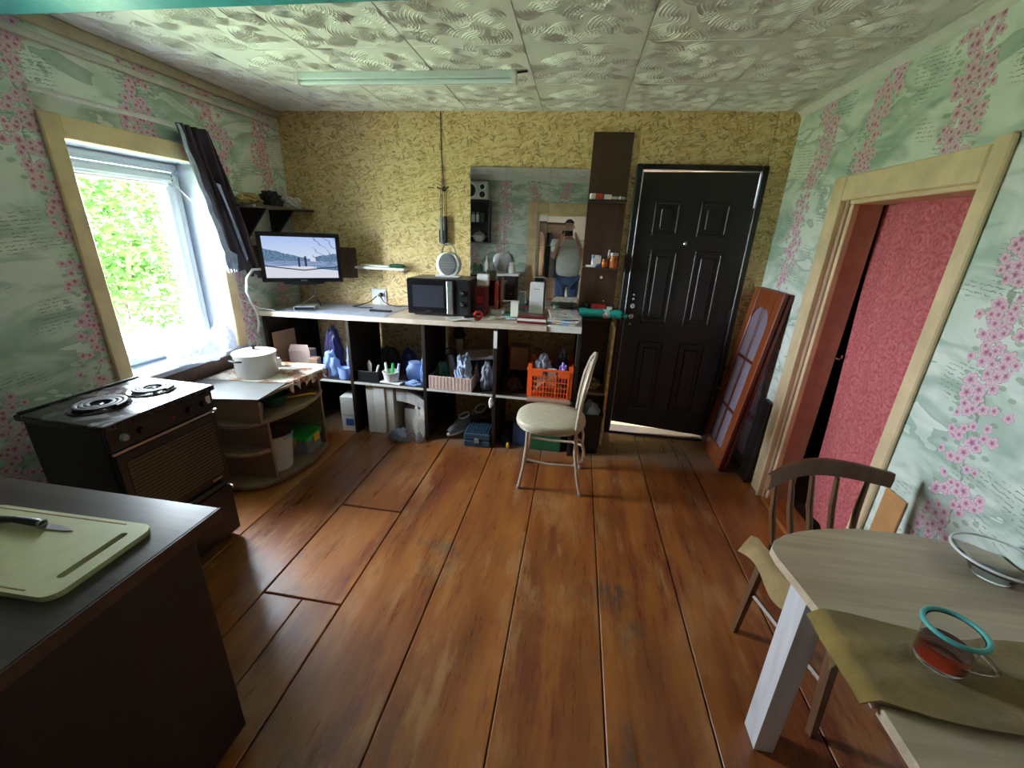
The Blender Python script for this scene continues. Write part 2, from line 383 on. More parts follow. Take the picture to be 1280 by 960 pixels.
g = G('newspaper'); c = g.co()
g.set(col=g.mix(g.step(g.noise(g.map(c, (30, 90, 90)), 1, 2), .5, .58)*.5, (.66, .66, .64), (.2, .2, .22)), rough=.8); MT['news'] = g.mat
g = G('magazine_cover'); c = g.co(); v = g.vor(c, 30, 1)
g.set(col=g.mix(g.step(g.noise(c, 25, 3), .48, .55), (.62, .56, .48), v['Color']), rough=.4); MT['mag'] = g.mat
g = G('medicine_carton'); c = g.co(); x, y, z = g.sep(c)
g.set(col=g.mix(g.step(g.noise(c, 26, 2), .52, .56), (.78, .78, .78), (.10, .22, .55)), rough=.5); MT['cartonblue'] = g.mat
g = G('red_white_carton'); c = g.co(); x, y, z = g.sep(c)
g.set(col=g.mix(g.step(x, -.012, -.008), (.80, .78, .76), (.70, .07, .03)), rough=.5); MT['cartonred'] = g.mat
g = G('dark_purple_curtain'); c = g.co(); x, y, z = g.sep(c)
nz = g.noise(g.map(c, (30, 30, 3)), 1, 3)
g.set(col=g.ramp(nz, [(.35, (.018, .012, .020)), (.7, (.060, .040, .060))]), rough=.5, sheen=.3); MT['curtain'] = g.mat
g = G('ribbed_bronze_oven_glass'); c = g.co(); x, y, z = g.sep(c)
g.set(col=g.mix(g.step(g.m('FRACT', z*62), .55, .75), (.026, .023, .014), (.11, .098, .055)), rough=.35); g.bump(g.step(g.m('FRACT', z*62), .4, .6), .4, .003); MT['ovenglass'] = g.mat
g = G('speaker_mesh'); c = g.co(); v = g.vor(c, 260, .0)
g.set(col=g.mix(g.step(v['Distance'], .3, .45), (.02, .02, .022), (.16, .16, .17)), rough=.5); MT['mesh'] = g.mat
g = G('stove_top_enamel'); c = g.co()
g.set(col=g.ramp(g.noise(c, 8, 5, .65), [(.4, (.014, .012, .011)), (.62, (.03, .025, .022)), (.74, (.09, .06, .04))]), rough=g.ramp(g.noise(c, 14, 4), [(.4, (.16,)*3), (.7, (.4,)*3)])); MT['stovetop'] = g.mat
g = G('tv_picture'); x, y, z = g.sep(g.co())                       # u = x in -.24...24, v = z in -.13...13
u = x/.48+.5; v = z/.27+.5
sky = g.ramp(v, [(.35, (.72, .80, .95)), (1, (.46, .60, .95))])
hl = g.noise(g.xyz(u*9, 0, 0), 1, 4, .6)*.16
tl = g.m('MULTIPLY', g.m('LESS_THAN', v, .66 - u*.42 + hl*.7), g.m('GREATER_THAN', v, .40)); tl = g.m('MULTIPLY', tl, u < .62)
tr = g.m('MULTIPLY', g.m('LESS_THAN', v, .30 + u*.22 + hl), g.m('GREATER_THAN', u, .70))
pic = g.mix(g.m('MAXIMUM', tl, tr), sky, g.ramp(g.noise(g.xyz(u*40, v*24, 0), 1, 3), [(.35, (.05, .12, .22)), (.7, (.22, .36, .55))]))
pic = g.mix(g.m('MULTIPLY', v < .40, v > .26), pic, g.ramp(g.noise(g.xyz(u*6, v*70, 0), 1, 2), [(.35, (.10, .18, .34)), (.65, (.40, .52, .76))]))
pic = g.mix(v < g.m('SUBTRACT', .27, g.m('MULTIPLY', g.m('ABSOLUTE', u-.4), .2)), pic, (.74, .76, .86))
pic = g.mix(g.m('LESS_THAN', g.m('ABSOLUTE', v-(.16 + g.m('ABSOLUTE', u-.52)*.20)), .014), pic, (.03, .035, .07))
tw = g.m('LESS_THAN', g.m('ABSOLUTE', g.m('FRACT', (u + v*.55 + g.noise(g.xyz(u*5, v*5, 0), 1, 1)*.2)*7)-.5), .05)
pic = g.mix(g.m('MULTIPLY', tw, g.m('MULTIPLY', u > .66, v > .22))*.8, pic, (.10, .14, .25))
for (cx, w2, z0, z1) in ((.462, .013, .25, .50), (.555, .016, .26, .53)):
    pic = g.mix(g.m('MULTIPLY', g.m('LESS_THAN', g.m('ABSOLUTE', u-cx), w2), g.m('MULTIPLY', v > z0, v < z1)), pic, (.03, .04, .10))
g.set(col=(.01, .01, .01), rough=.15, emit=pic, es=.13, spec=.15); MT['tv'] = g.mat

# ---------------------------------------------------------------- the room
fl = sempty('floor')
struct('subfloor', B().box(-.02, W+.02, REAR-.02, .02, -.06, -.028), MT['dkrag'], fl)
XS = [0, .33, .71, 1.09, 1.467, 1.838, 2.218, 2.60, 2.968, 3.34, W]
for i, (a, b) in enumerate(zip(XS, XS[1:])):
    cuts = [(REAR, 0)]
    if i == 3: cuts = [(REAR, -3.1), (-3.1, -2.072), (-2.068, -1.412), (-1.408, 0)]
    if i in (1, 2): cuts = [(REAR, -2.3), (-2.3, 0)]
    for (p, q) in cuts:
        subs = [(a, b)] if not (i == 3 and p == -3.1) else [(a, 1.283), (1.283, b)]
        for s0, s1 in subs:
            dz = random.uniform(-.002, .002)
            struct('plank', B().box(s0+.0025, s1-.0025, p+.002, q-.002, -.028, dz, bev=.0035), MT['floor'], fl)

def wall_with_hole(name, axis, pos, thick, u0, u1, z0, z1, holes, mat):
    """wall slab in boxes around rectangular holes, outer side at pos+thick"""
    b = B(); us = sorted({u0, u1, *[h[0] for h in holes], *[h[1] for h in holes]})
    for a, c in zip(us, us[1:]):
        zz = [(z0, z1)]
        for h in holes:
            if h[0] <= a and c <= h[1]: zz = [(z0, h[2]), (h[3], z1)]
        for p, q in zz:
            if q-p < 1e-4: continue
            lo, hi = sorted((pos, pos+thick))
            b.box(*((lo, hi, a, c) if axis == 'x' else (a, c, lo, hi)), p, q)
    return struct(name, b, mat)
wall_with_hole('wall_left', 'x', 0, -.28, REAR-.2, .12, -.05, H+.02, [(WY0, WY1, WZ0-.036, WZ1)], MT['paper_l'])
DY0, DY1, DZ = -1.555, -.80, 1.80
wall_with_hole('wall_right', 'x', W, .15, REAR-.2, .12, -.05, H+.02, [(DY0, DY1, -.05, DZ)], MT['paper_r'])
RX0, RX1, RZ1 = 1.86, 2.78, 1.86
wall_with_hole('wall_rear', 'y', REAR, -.18, 0, W, -.05, H+.02, [(RX0, RX1, -.05, RZ1)], MT['paper_b'])
# back wall: strand board sheets
EX0, EX1, EZ = 2.715, 3.572, 2.06
wb = sempty('wall_back')
for (a, b, p, q) in ((0, 1.297, -.05, H), (1.301, EX0, -.05, H), (EX0, 3.566, EZ, H), (3.570, W, -.05, H)):
    struct('panel', B().box(a, b, 0, .12, p, q+.02, bev=.0025), MT['osb'], wb)
struct('joint_backing', B().box(1.28, 1.32, .02, .12, 0, H), MT['dkrag'], wb); struct('joint_backing', B().box(3.55, 3.60, .02, .12, EZ, H), MT['dkrag'], wb)

# ceiling: foam tiles with combed feather relief
ce = sempty('ceiling'); struct('ceiling_board', B().box(-.28, W+.15, REAR-.2, .12, H+.004, H+.10), MT['foam'], ce)
def tile_mesh(seed):
    rg = random.Random(seed); b = B(); P = .535; b.box(.0015, P-.0015, .0015, P-.0015, -.002, .004, bev=.0018)
    for t in range(46):
        cx, cy = rg.uniform(.035, P-.035), rg.uniform(.035, P-.035); a0 = rg.uniform(0, 2*pi); r0 = rg.uniform(.035, .065); n = rg.randint(4, 6); sp = rg.uniform(1.1, 2.0)
        for k in range(n):
            r = r0+k*.0150; s = sp*(1-.06*k)
            L = []
            for q in range(9):
                a = a0+s*q/8+k*.09; hgt = .0046*sin(pi*(q+.4)/8.8)
                for dr, hh in ((-.0036, -.0015), (0, hgt), (.0036, -.0015)):
                    x = cx+(r+dr)*cos(a)-r0*cos(a0+s/2); y = cy+(r+dr)*sin(a)-r0*sin(a0+s/2)
                    L.append(b.bm.verts.new((min(max(x, .003), P-.003), min(max(y, .003), P-.003), -hh-.0022)))
            for q in range(8):
                for j in (0, 1):
                    b.bm.faces.new((L[q*3+j], L[q*3+3+j], L[q*3+4+j], L[q*3+1+j]))
    return b
protos = []
for s_ in range(3):
    o = struct('tile', tile_mesh(s_+3), MT['foam'], ce, smooth=False); protos.append(o)
BY = -1.69
tx = [-.10+.535*k for k in range(8)]; first = [True]*3; n_ = 0
for i, x0 in enumerate(tx):
    for j in range(8):
        y1 = -.535*j; y0 = y1-.535
        a, b = max(x0, .0), min(x0+.535, W); c = max(y0, REAR)
        if b-a < .03 or y1-c < .03: continue
        k = (i*2+j*3) % 3; n_ += 1
        loc = (a, c, H-.0045); scl = ((b-a)/.535, (y1-c)/.535, 1)
        if first[k]: first[k] = False; protos[k].location = loc; protos[k].scale = scl
        else: copy(protos[k], ce, loc, None, scl)
struct('trim_1', B().box(0, W, BY-.20, BY, 2.28, H-.007, bev=.006), MT['turq'])
# trims and conduits on the window wall
struct('trim_2', B().box(.0, .030, BY, 0, H-.062, H-.010, bev=.004), MT['creamtrim'])
struct('trim_3', B().prism([(W, H-.045), (W, H-.009), (W-.036, H-.009), (W-.020, H-.022), (W-.010, H-.036)], REAR, 0, 'y'), MT['whitepaint'])
struct('trim_4', B().box(0, W, REAR, REAR+.03, H-.075, H-.010, bev=.004), MT['whitepaint'])
tag(obj('conduit', B().box(.0, .022, REAR+.3, -.005, 2.262, 2.292, bev=.004), MT['conduit']), 'long grey white conduit running above the window under the ceiling trim', 'conduit')
cr = thing('curtain_rail', 'thin pale curtain rail over the window casing', 'curtain rail', (0, 0, 0))
obj('rail', B().tube([(.05, -1.62, 2.068), (.05, -.78, 2.076)], .011, 8), MT['conduit'], cr, True)
for y in (-1.55, -.86): obj('bracket', B().box(0, .052, y-.008, y+.008, 2.062, 2.082), MT['conduit'], cr)
obj('end_cap', B().lathe([(.0, -.02), (.013, -.015), (.013, .01), (0, .015)], 10, (.05, -1.63, 2.068), axis='y'), MT['conduit'], cr, True)
# door casing of the rear doorway
d3 = sempty('door_3')
struct('casing', B().box(RX0-.155, RX0, REAR, REAR+.035, 0, RZ1+.16, bev=.006), MT['cream'], d3); struct('casing', B().box(RX1, RX1+.155, REAR, REAR+.035, 0, RZ1+.16, bev=.006), MT['cream'], d3)
struct('casing', B().box(RX0, RX1, REAR, REAR+.035, RZ1, RZ1+.16, bev=.006), MT['cream'], d3)
struct('jamb', B().box(RX0-.01, RX0+.03, REAR-.18, REAR, 0, RZ1, bev=.004), MT['cream'], d3); struct('jamb', B().box(RX1-.03, RX1+.01, REAR-.18, REAR, 0, RZ1, bev=.004), MT['cream'], d3)
struct('head_jamb', B().box(RX0, RX1, REAR-.18, REAR, RZ1-.03, RZ1+.01, bev=.004), MT['cream'], d3)
# hallway behind the rear doorway and passage behind the curtain
HY = -7.0
struct('wall_hall', B().box(.5, 4.0, HY-.15, HY, -.05, 2.45), MT['hallwall'])
struct('wall_hall_sides', B().box(.4, .5, HY-.15, REAR-.18, -.05, 2.45).box(4.0, 4.1, HY-.15, REAR-.18, -.05, 2.45).box(.4, 4.1, REAR-.20, REAR-.181, RZ1+.2, 2.45), MT['hallwall'])
struct('ceiling_hall', B().box(.4, 4.1, HY-.15, REAR-.18, 2.40, 2.46), MT['foam']); struct('floor_hall', B().box(.4, 4.1, HY-.15, REAR, -.06, -.002), MT['floor'])
struct('wall_passage', B().box(W+.9, W+1.0, -2.4, .3, -.05, 2.4).box(W+.15, W+1, -2.4, -2.3, -.05, 2.4).box(W+.15, W+1, .2, .3, -.05, 2.4).box(W+.15, W+1, -2.4, .3, 2.38, 2.45).box(W, W+1, -2.4, .3, -.06, 0), MT['brown'])

# ---------------------------------------------------------------- window
wn = sempty('window_1'); XP = -.215
struct('reveal', B().box(-.28, .002, WY0-.01, WY0+.004, WZ0, WZ1).box(-.28, .002, WY1-.004, WY1+.01, WZ0, WZ1).box(-.28, .002, WY0-.01, WY1+.01, WZ1-.004, WZ1+.01), MT['sill'], wn)
for (a, b, c, d) in ((WY0-.07, WY0+.008, WZ0-.005, WZ1+.09), (WY1-.008, WY1+.075, WZ0-.005, WZ1+.09)):
    struct('casing', B().box(0, .022, a, b, c, d, bev=.005), MT['cream'], wn)
struct('casing', B().box(0, .024, WY0+.008, WY1-.008, WZ1-.006, WZ1+.09, bev=.005), MT['cream'], wn)
struct('sill_board', B().box(-.28, .045, WY0-.05, WY1+.05, WZ0-.035, WZ0, bev=.006), MT['sill'], wn)
struct('apron', B().box(0, .025, WY0-.03, WY1+.03, WZ0-.13, WZ0-.036, bev=.004), MT['brown'], wn)
struct('frame', B().frame(WY0, WY1, WZ0, WZ1, .055, XP-.035, XP+.035, 'x'), MT['pvc'], wn)
sa = struct('sash', B().frame(WY0+.050, WY1-.050, WZ0+.035, WZ1-.060, .062, XP-.02, XP+.05, 'x'), MT['pvc'], wn)
struct('glass_bead', B().frame(WY0+.112, WY1-.112, WZ0+.098, WZ1-.123, .014, XP+.03, XP+.044, 'x'), MT['whitepaint'], wn)
struct('pane', B().box(XP, XP+.004, WY0+.108, WY1-.108, WZ0+.094, WZ1-.119), MT['pane'], wn)
for z in (WZ0+.16, WZ1-.17): struct('hinge', B().tube([(XP+.055, WY0+.047, z-.03), (XP+.055, WY0+.047, z+.03)], .007, 8), MT['steel'], wn, smooth=True)
for z in (WZ1-.08, WZ1-.105): struct('screw', B().lathe([(0, 0), (.005, 0), (.004, .003), (0, .003)], 8, (XP+.05, WY1-.075, z), axis='x'), MT['rubber'], wn)
# outdoors: lawn and leafy bushes
g = G('lawn_grass'); gn = g.noise(g.co(), 6, 5, .7); MT['lawn'] = g.set(col=g.ramp(gn, [(.35, (.20, .26, .12)), (.65, (.40, .46, .28))]), rough=.9)
struct('ground', B().box(-40, -.3, -30, 25, -.5, -.35).box(-.3, 25, .13, 25, -.5, -.35).box(-.3, 25, -30, -7.2, -.5, -.35), MT['lawn'])
g = G('sunlit_leaves'); g.set(col=g.ramp(g.noise(g.co(), 3, 4), [(.35, (.016, .050, .008)), (.7, (.060, .115, .030))]), rough=.7, spec=.15); tr_ = g.n('BsdfTranslucent'); tr_.inputs[0].default_value = (.03, .09, .008, 1)
mx = g.n('MixShader'); mx.inputs[0].default_value = .35; g.nt.links.new(g.p.outputs[0], mx.inputs[1]); g.nt.links.new(tr_.outputs[0], mx.inputs[2]); g.nt.links.new(mx.outputs[0], g.out.inputs[0]); MT['leaves'] = g.mat
def shrub(name, label, x, y, h, r, seed, n=1500):
    rg = random.Random(seed); t = thing(name, label, 'bush', (x, y, -.35), group=None)
    b = B()
    for k in range(7):
        a = rg.uniform(0, 6.28); e = (r*.7*cos(a), r*.7*sin(a), h*rg.uniform(.7, .95)); b.tube([(0, 0, 0), (e[0]*.3, e[1]*.3, h*.4), e], [.035, .022, .008], 5)
    obj('stem', b, MT['trunk'], t)
    b = B()
    for k in range(n):
        while True:
            q = Vector((rg.uniform(-1, 1), rg.uniform(-1, 1), rg.uniform(-1, 1)))
            if .25 < q.length < 1: break
        c = Vector((q.x*r, q.y*r, h*.55+q.z*h*.47)); c += Vector(mnoise.noise_vector(c*1.6))*.25
        d = Vector((rg.gauss(0, 1), rg.gauss(0, 1), rg.gauss(.0, .6))).normalized(); s = d.orthogonal().normalized(); s.rotate(Matrix.Rotation(rg.uniform(0, 6), 3, d)); L = rg.uniform(.05, .11)
        b.bm.faces.new([b.bm.verts.new(c+p) for p in (d*L, s*L*.32, -d*L*.8, -s*L*.32)])
    f = obj('foliage', b, MT['leaves'], t); f['kind'] = 'stuff'
for a in (('leafy_bush', 'tall bright leafy bush beyond the window pane', -4.4, 2.0, 2.9, 1.05, 3, 5200), ('leafy_bush', 'low sunlit bush beside the tall leafy bush outside', -4.2, 4.2, 1.6, .7, 5, 2600), ('leafy_bush', 'wide pale bush further out behind the tall leafy bush', -7.6, 4.9, 3.3, 1.5, 8, 5000)):
    shrub(*a)

# ---------------------------------------------------------------- metal entrance door
d1 = sempty('door_1')
struct('frame', B().box(EX0, 2.757, -.045, .10, 0, EZ, bev=.006).box(3.530, EX1, -.045, .10, 0, EZ, bev=.006).box(2.757, 3.530, -.045, .10, 2.024, EZ, bev=.006).box(2.757, 3.530, -.045, .10, 0, .022, bev=.004), MT['blacksteel'], d1)
struct('frame_lip', B().box(2.757, 2.764, -.05, -.02, .03, 2.02, bev=.002), MT['steel'], d1)
leaf = [(2.764, .105), (3.526, .048), (3.5255, 2.022), (2.765, 2.011)]
struct('leaf', B().prism(leaf, -.025, .035, 'y', bev=.004), MT['blacksteel'], d1)
for (a, b, p, q) in ((2.875, 3.055, 1.60, 1.83), (3.185, 3.385, 1.60, 1.83), (2.89, 3.085, .955, 1.505), (3.20, 3.395, .955, 1.505), (2.90, 3.095, .24, .815), (3.21, 3.405, .24, .815)):
    m_ = struct('moulding', B().frame(a, b, p, q, .020, -.037, -.024, 'y'), MT['blacksteel'], d1)
    struct('raised_field', B().box(a+.045, b-.045, -.034, -.022, p+.045, q-.045, bev=.008), MT['blacksteel'], d1)
struct('peephole', B().lathe([(0, -.037), (.008, -.037), (.014, -.032), (.015, -.024), (0, -.024)], 16, (3.121, 0, 1.552), axis='y'), MT['chrome'], d1, smooth=True)
for z, r in ((1.170, .007), (1.138, .008), (1.085, .019), (1.005, .020), (.945, .006)):
    k = struct('lock_rosette', B().lathe([(0, -.034), (r*.8, -.034), (r, -.029), (r, -.024), (0, -.024)], 18, (2.812, 0, z), axis='y'), MT['white'], d1, smooth=True)
    if r > .015: struct('keyhole', B().box(2.809, 2.815, -.037, -.033, z-.007, z+.007), MT['black'], k)
for z in (.35, 1.05, 1.75): struct('hinge', B().tube([(3.527, -.030, z-.05), (3.527, -.030, z+.05)], .009, 8), MT['black'], d1, smooth=True)
struct('added_shade_porch', B().box(2.3, 2.4, .12, 2.2, -.35, 2.5).box(3.9, 4.0, .12, 2.2, -.35, 2.5).box(2.3, 4.0, .12, 2.2, 2.45, 2.55).box(2.4, 3.9, 2.1, 2.2, -.35, 2.0), MT['cream'], d1)  # unseen enclosure added to dim the daylight behind the door gaps
struct('porch_step', B().box(2.5, 3.8, .12, 1.3, -.35, -.02), MT['conduit'], d1)

# ---------------------------------------------------------------- doorway with the pink curtain
d2 = sempty('door_2')
struct('casing', B().box(W-.024, W, DY1+.045, DY1+.155, 0, DZ+.115, bev=.006), MT['cream'], d2)
struct('casing', B().box(W-.020, W, DY0-.060, DY0+.010, 0, DZ+.135, bev=.006), MT['cream'], d2)
struct('casing', B().box(W-.022, W, DY0+.010, DY1+.045, DZ-.004, DZ+.115, bev=.006), MT['cream'], d2)
struct('casing_lip', B().box(W-.034, W-.004, DY1+.025, DY1+.046, 0, DZ-.004, bev=.004), MT['cream'], d2)
struct('casing_strip', B().box(W-.006, W+.012, DY1-.002, DY1+.026, 0, DZ-.004, bev=.003), MT['jamb'], d2)
struct('stop_bead', B().box(W+.004, W+.040, DY1-.024, DY1, 0, DZ-.02, bev=.006), MT['cream'], d2)
struct('jamb', B().box(W+.012, W+.152, DY1-.016, DY1+.02, 0, DZ, bev=.003), MT['jamb'], d2)
struct('jamb', B().box(W+.0, W+.152, DY0-.02, DY0+.014, 0, DZ, bev=.003), MT['cream'], d2)
struct('head_jamb', B().box(W+.0, W+.152, DY0, DY1, DZ-.022, DZ+.01, bev=.003), MT['cream'], d2)
struct('threshold', B().box(W-.02, W+.15, DY0, DY1, -.02, .02, bev=.006), MT['floor'], d2)
def curt(u, v):
    z = .06+v*1.80
    ya = -.797-.13*(1-v)**1.6; yb = DY0-.03
    y = ya+(yb-ya)*u
    return Vector((W+.172+.008*sin(u*9+1)+.010*max(0, 1-u*9)*sin(v*5)+.006*sin(u*31), y, z))
cp = thing('doorway_curtain', 'pink red damask curtain hanging in the cream cased doorway', 'curtain', (0, 0, 0))
obj('fabric', B().grid(curt, 60, 24, .004), MT['pink'], cp, True)
obj('hook', B().tube([(W+.152, DY1-.016, .98), (W+.160, DY1-.030, .975), (W+.163, DY1-.045, .99), (W+.160, DY1-.048, 1.005)], .005, 6), MT['chrome'], cp, True)
obj('rod', B().tube([(W+.190, DY0-.08, 1.865), (W+.190, DY1+.05, 1.865)], .009, 8), MT['steel'], cp, True)
one('plywood_offcut', 'small orange tan plywood offcut stuck on the floral wall beside the doorway casing', 'plywood', B().box(W-.010, W-.001, -1.765, -1.655, .42, .655, bev=.002), MT['plyorange'])

# ---------------------------------------------------------------- leaning cabinet doors and board
def glazed_door(name, label, dx, tint):
    # local: width along y (0..-.45), height along z, thickness along x
    t = thing(name, label, 'cabinet door', (3.533+dx, -.055, .004), rot=(0, .1122, 0)); w_, h_, th = .45, 1.285, .026
    obj('frame', B().box(-th, 0, -.085, 0, 0, h_, bev=.004).box(-th, 0, -w_, -w_+.085, 0, h_, bev=.004).box(-th, 0, -w_+.085, -.085, 0, .13, bev=.004)
        .prism([(-.085, h_), (-.085, h_-.20), (-.115, h_-.15), (-.155, h_-.125), (-.225, h_-.115), (-w_+.155, h_-.125), (-w_+.115, h_-.15), (-w_+.085, h_-.20), (-w_+.085, h_)], -th, 0, 'x'), MT['cherry'], t)
    gl = obj('pane', B().box(-.015, -.011, -w_+.080, -.080, .12, h_-.11), tint, t)
    obj('muntin', B().box(-.022, -.004, -.235, -.215, .13, h_-.115, bev=.003), MT['cherrydk'], t)
    for z in (.42, .80): obj('muntin', B().box(-.023, -.003, -w_+.085, -.085, z-.010, z+.010, bev=.003), MT['cherrydk'], t)
    obj('edge_strip', B().box(-th+.004, -.004, -w_-.007, -w_, 0, h_), MT['cherrydk'], t)
    obj('knob', B().lathe([(0, -.030), (.009, -.028), (.007, -.018), (.005, 0)], 10, (-th, -.04, .5), axis='x') if not dx else B().lathe([(.005, 0), (.007, .018), (.009, .028), (0, .030)], 10, (0, -.04, .5), axis='x'), MT['nickel'], t, True)
glazed_door('glazed_cabinet_door', 'red wood glazed cabinet door leaning outermost against the floral wall', 0, MT['pane2'])
glazed_door('glazed_cabinet_door', 'red wood glazed cabinet door leaning behind its twin, touching the wall', .031, MT['pane2'])
one('dark_board', 'dark brown board leaning on the wall between glazed doors and doorway casing', 'board', B().box(-.02, 0, -.115, 0, 0, .60, bev=.003), MT['dkbrown'], (3.665, -.515, .003), rot=(0, .055, 0))

# ---------------------------------------------------------------- mirror of six glass panes
mr = thing('wall_mirror', 'frameless wall mirror of six glass panes on the strand board wall', 'mirror', (1.526, -.004, .985))
MYAW = .0275
cx_ = [0, .270, .592, .882]; cz_ = [0, .512, 1.040]
for i in range(3):
    for j in range(2):
        a, b = cx_[i]+.0008, cx_[i+1]-.0008; p, q = cz_[j]+.0008, cz_[j+1]-.0008
        w2, h2 = (b-a)/2, (q-p)/2
        o = obj('pane', B().box(-w2, w2, -.002, .002, -h2, h2, bev=.0006), MT['mirror'], mr, loc=(a+w2, -.0105, p+h2), rot=(.006+random.uniform(-.0015, .0015), 0, MYAW+random.uniform(-.0025, .0025)))
obj('mounting_clip', B().box(.262, .278, -.022, -.015, 1.034, 1.046), MT['chrome'], mr)

# ---------------------------------------------------------------- worktop and open shelving
def ztop(x): return .952+.016*x
tilt = math.atan(.016)
wt = thing('worktop', 'long pale worktop resting on the dark open shelving under the mirror', 'worktop', (0, 0, 0))
obj('slab', B().box(.015, 2.20, -.548, -.002, -.036, 0, bev=.003, mat=T4((0, 0, .952)) @ RY(-tilt)), MT['worktop'], wt)
obj('end_slab', B().box(2.203, 2.435, -.540, -.0235, -.040, .004, bev=.003, mat=T4((0, 0, .952)) @ RY(-tilt)), MT['whitepaint'], wt)
sh = thing('open_shelving', 'dark open shelving unit with cluttered compartments under the worktop', 'shelving', (0, 0, 0))
DV = [.035, .715, 1.305, 1.84, 2.425]
for x in DV: obj('divider', B().box(x-.013, x+.013, -.525, -.03, 0, ztop(x)-.040, bev=.002), MT['dkbrown'], sh)
for a, b in zip(DV, DV[1:]):
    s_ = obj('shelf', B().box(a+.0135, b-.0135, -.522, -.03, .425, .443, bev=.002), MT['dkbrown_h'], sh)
    obj('front_edging', B().box(a+.0135, b-.0135, -.5245, -.522, .425, .443), MT['conduit'], s_)
for a, b, z0, z1 in ((.05, .14, .45, .90), (.05, .70, .01, .42), (.73, 1.29, .01, .42), (1.32, 1.40, .01, .42)):
    obj('back_board', B().box(a, b, -.030, -.015, z0, z1), MT['dkbrown'], sh)
obj('edge_strip', B().box(1.827, 1.853, -.5285, -.5255, .80, .925), MT['whitepaint'], sh)
one('white_clip', 'small white paper clip clamp hooked on shelf edge by a divider', 'clamp', B().blob((1.822, -.545, .385), (.017, .014, .045), 4, .2, 2, 2, False), MT['white'], smooth=True)

# ---------------------------------------------------------------- tall narrow shelf board by the door
tb = thing('tall_shelf_board', 'tall brown board with narrow shelves between mirror and black door', 'shelf', (2.40, 0, 0))
obj('back_panel', B().box(0, .272, -.022, -.002, .42, 2.252, bev=.002), MT['brown'], tb)
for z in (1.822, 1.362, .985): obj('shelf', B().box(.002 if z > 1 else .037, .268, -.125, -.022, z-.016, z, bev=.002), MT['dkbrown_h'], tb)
obj('lower_shelf', B().box(.045, .262, -.28, -.022, .42, .438, bev=.002), MT['tan'], tb)
obj('side_panel', B().box(.262, .282, -.30, -.002, 0, .96, bev=.002), MT['osb'], tb)
obj('screw_cap', B().lathe([(0, -.026), (.010, -.026), (.011, -.022), (0, -.022)], 12, (.155, 0, 1.285), axis='y'), MT['white'], tb, True)
obj('screw_cap', B().lathe([(0, -.026), (.005, -.026), (.006, -.022), (0, -.022)], 12, (.19, 0, 1.11), axis='y'), MT['white'], tb, True)
def carton(name, label, x, y, z, sx, sy, sz, mat, rz=0, cat='box', group=None):
    return one(name, label, cat, B().box(-sx/2, sx/2, -sy/2, sy/2, 0, sz, bev=min(sx, sy, sz)*.05), mat, (x, y, z), rz, group)
def jar(name, label, x, y, z, r, h, mat, lidmat, cat='jar', group=None):
    t = thing(name, label, cat, (x, y, z), group=group)
    obj('body', B().lathe([(0, 0), (r*.92, 0), (r, h*.08), (r, h*.66), (r*.72, h*.76), (r*.70, h*.80), (0, h*.80)], 16), mat, t, True)
    obj('lid', B().lathe([(0, h*.79), (r*.80, h*.79), (r*.80, h*.97), (r*.7, h), (0, h)], 16), lidmat, t, True)
    return t
z1 = 1.823
carton('medicine_box', 'red and white medicine box on the uppermost narrow shelf', 2.455, -.085, z1, .085, .05, .036, MT['cartonred'], .2)
carton('medicine_box', 'plain white medicine box between red box and tubes on shelf', 2.535, -.085, z1, .052, .045, .032, MT['white'])
for k, (xx, lab) in enumerate(((2.592, 'small grey green ointment tube lying on the uppermost narrow shelf'), (2.640, 'small lavender ointment tube at the end of the uppermost narrow shelf'))):
    t = thing('ointment_tube', lab, 'tube', (xx, -.09, z1+.011), rz=.5*k)
    obj('body', B().tube([(-.028, 0, 0), (.012, 0, 0), (.016, 0, 0)], [.011, .010, .006], 10), (MT['paper'], MT['white'])[k], t, True); obj('cap', B().tube([(.015, 0, 0), (.026, 0, 0)], .0065, 8), (MT['green'], MT['purple'])[k], t, True)
z2 = 1.363
carton('medicine_box', 'blue and white medicine carton standing beside the amber jars', 2.500, -.085, z2, .062, .05, .085, MT['cartonblue'], .15)
carton('medicine_box', 'flat pale green packet lying before the blue and white carton', 2.462, -.105, z2, .07, .035, .014, MT['paper'], -.1)
jar('pill_jar', 'small amber jar with orange lid on the middle narrow shelf', 2.562, -.09, z2, .024, .062, MT['orangejar'], MT['orangejar'])
jar('pill_jar', 'larger amber jar holding white tubes on the middle narrow shelf', 2.627, -.085, z2, .032, .085, MT['orangejar'], MT['orangejar'])
one('white_tube', 'slim white tube standing upright behind the larger amber jar', 'tube', B().lathe([(0, 0), (.011, 0), (.011, .10), (.007, .105), (.007, .125), (0, .125)], 12), MT['white'], (2.592, -.050, z2), smooth=True)
carton('medicine_box', 'little white carton resting on top of the larger amber jar', 2.628, -.085, z2+.0855, .05, .03, .02, MT['white'], .4)
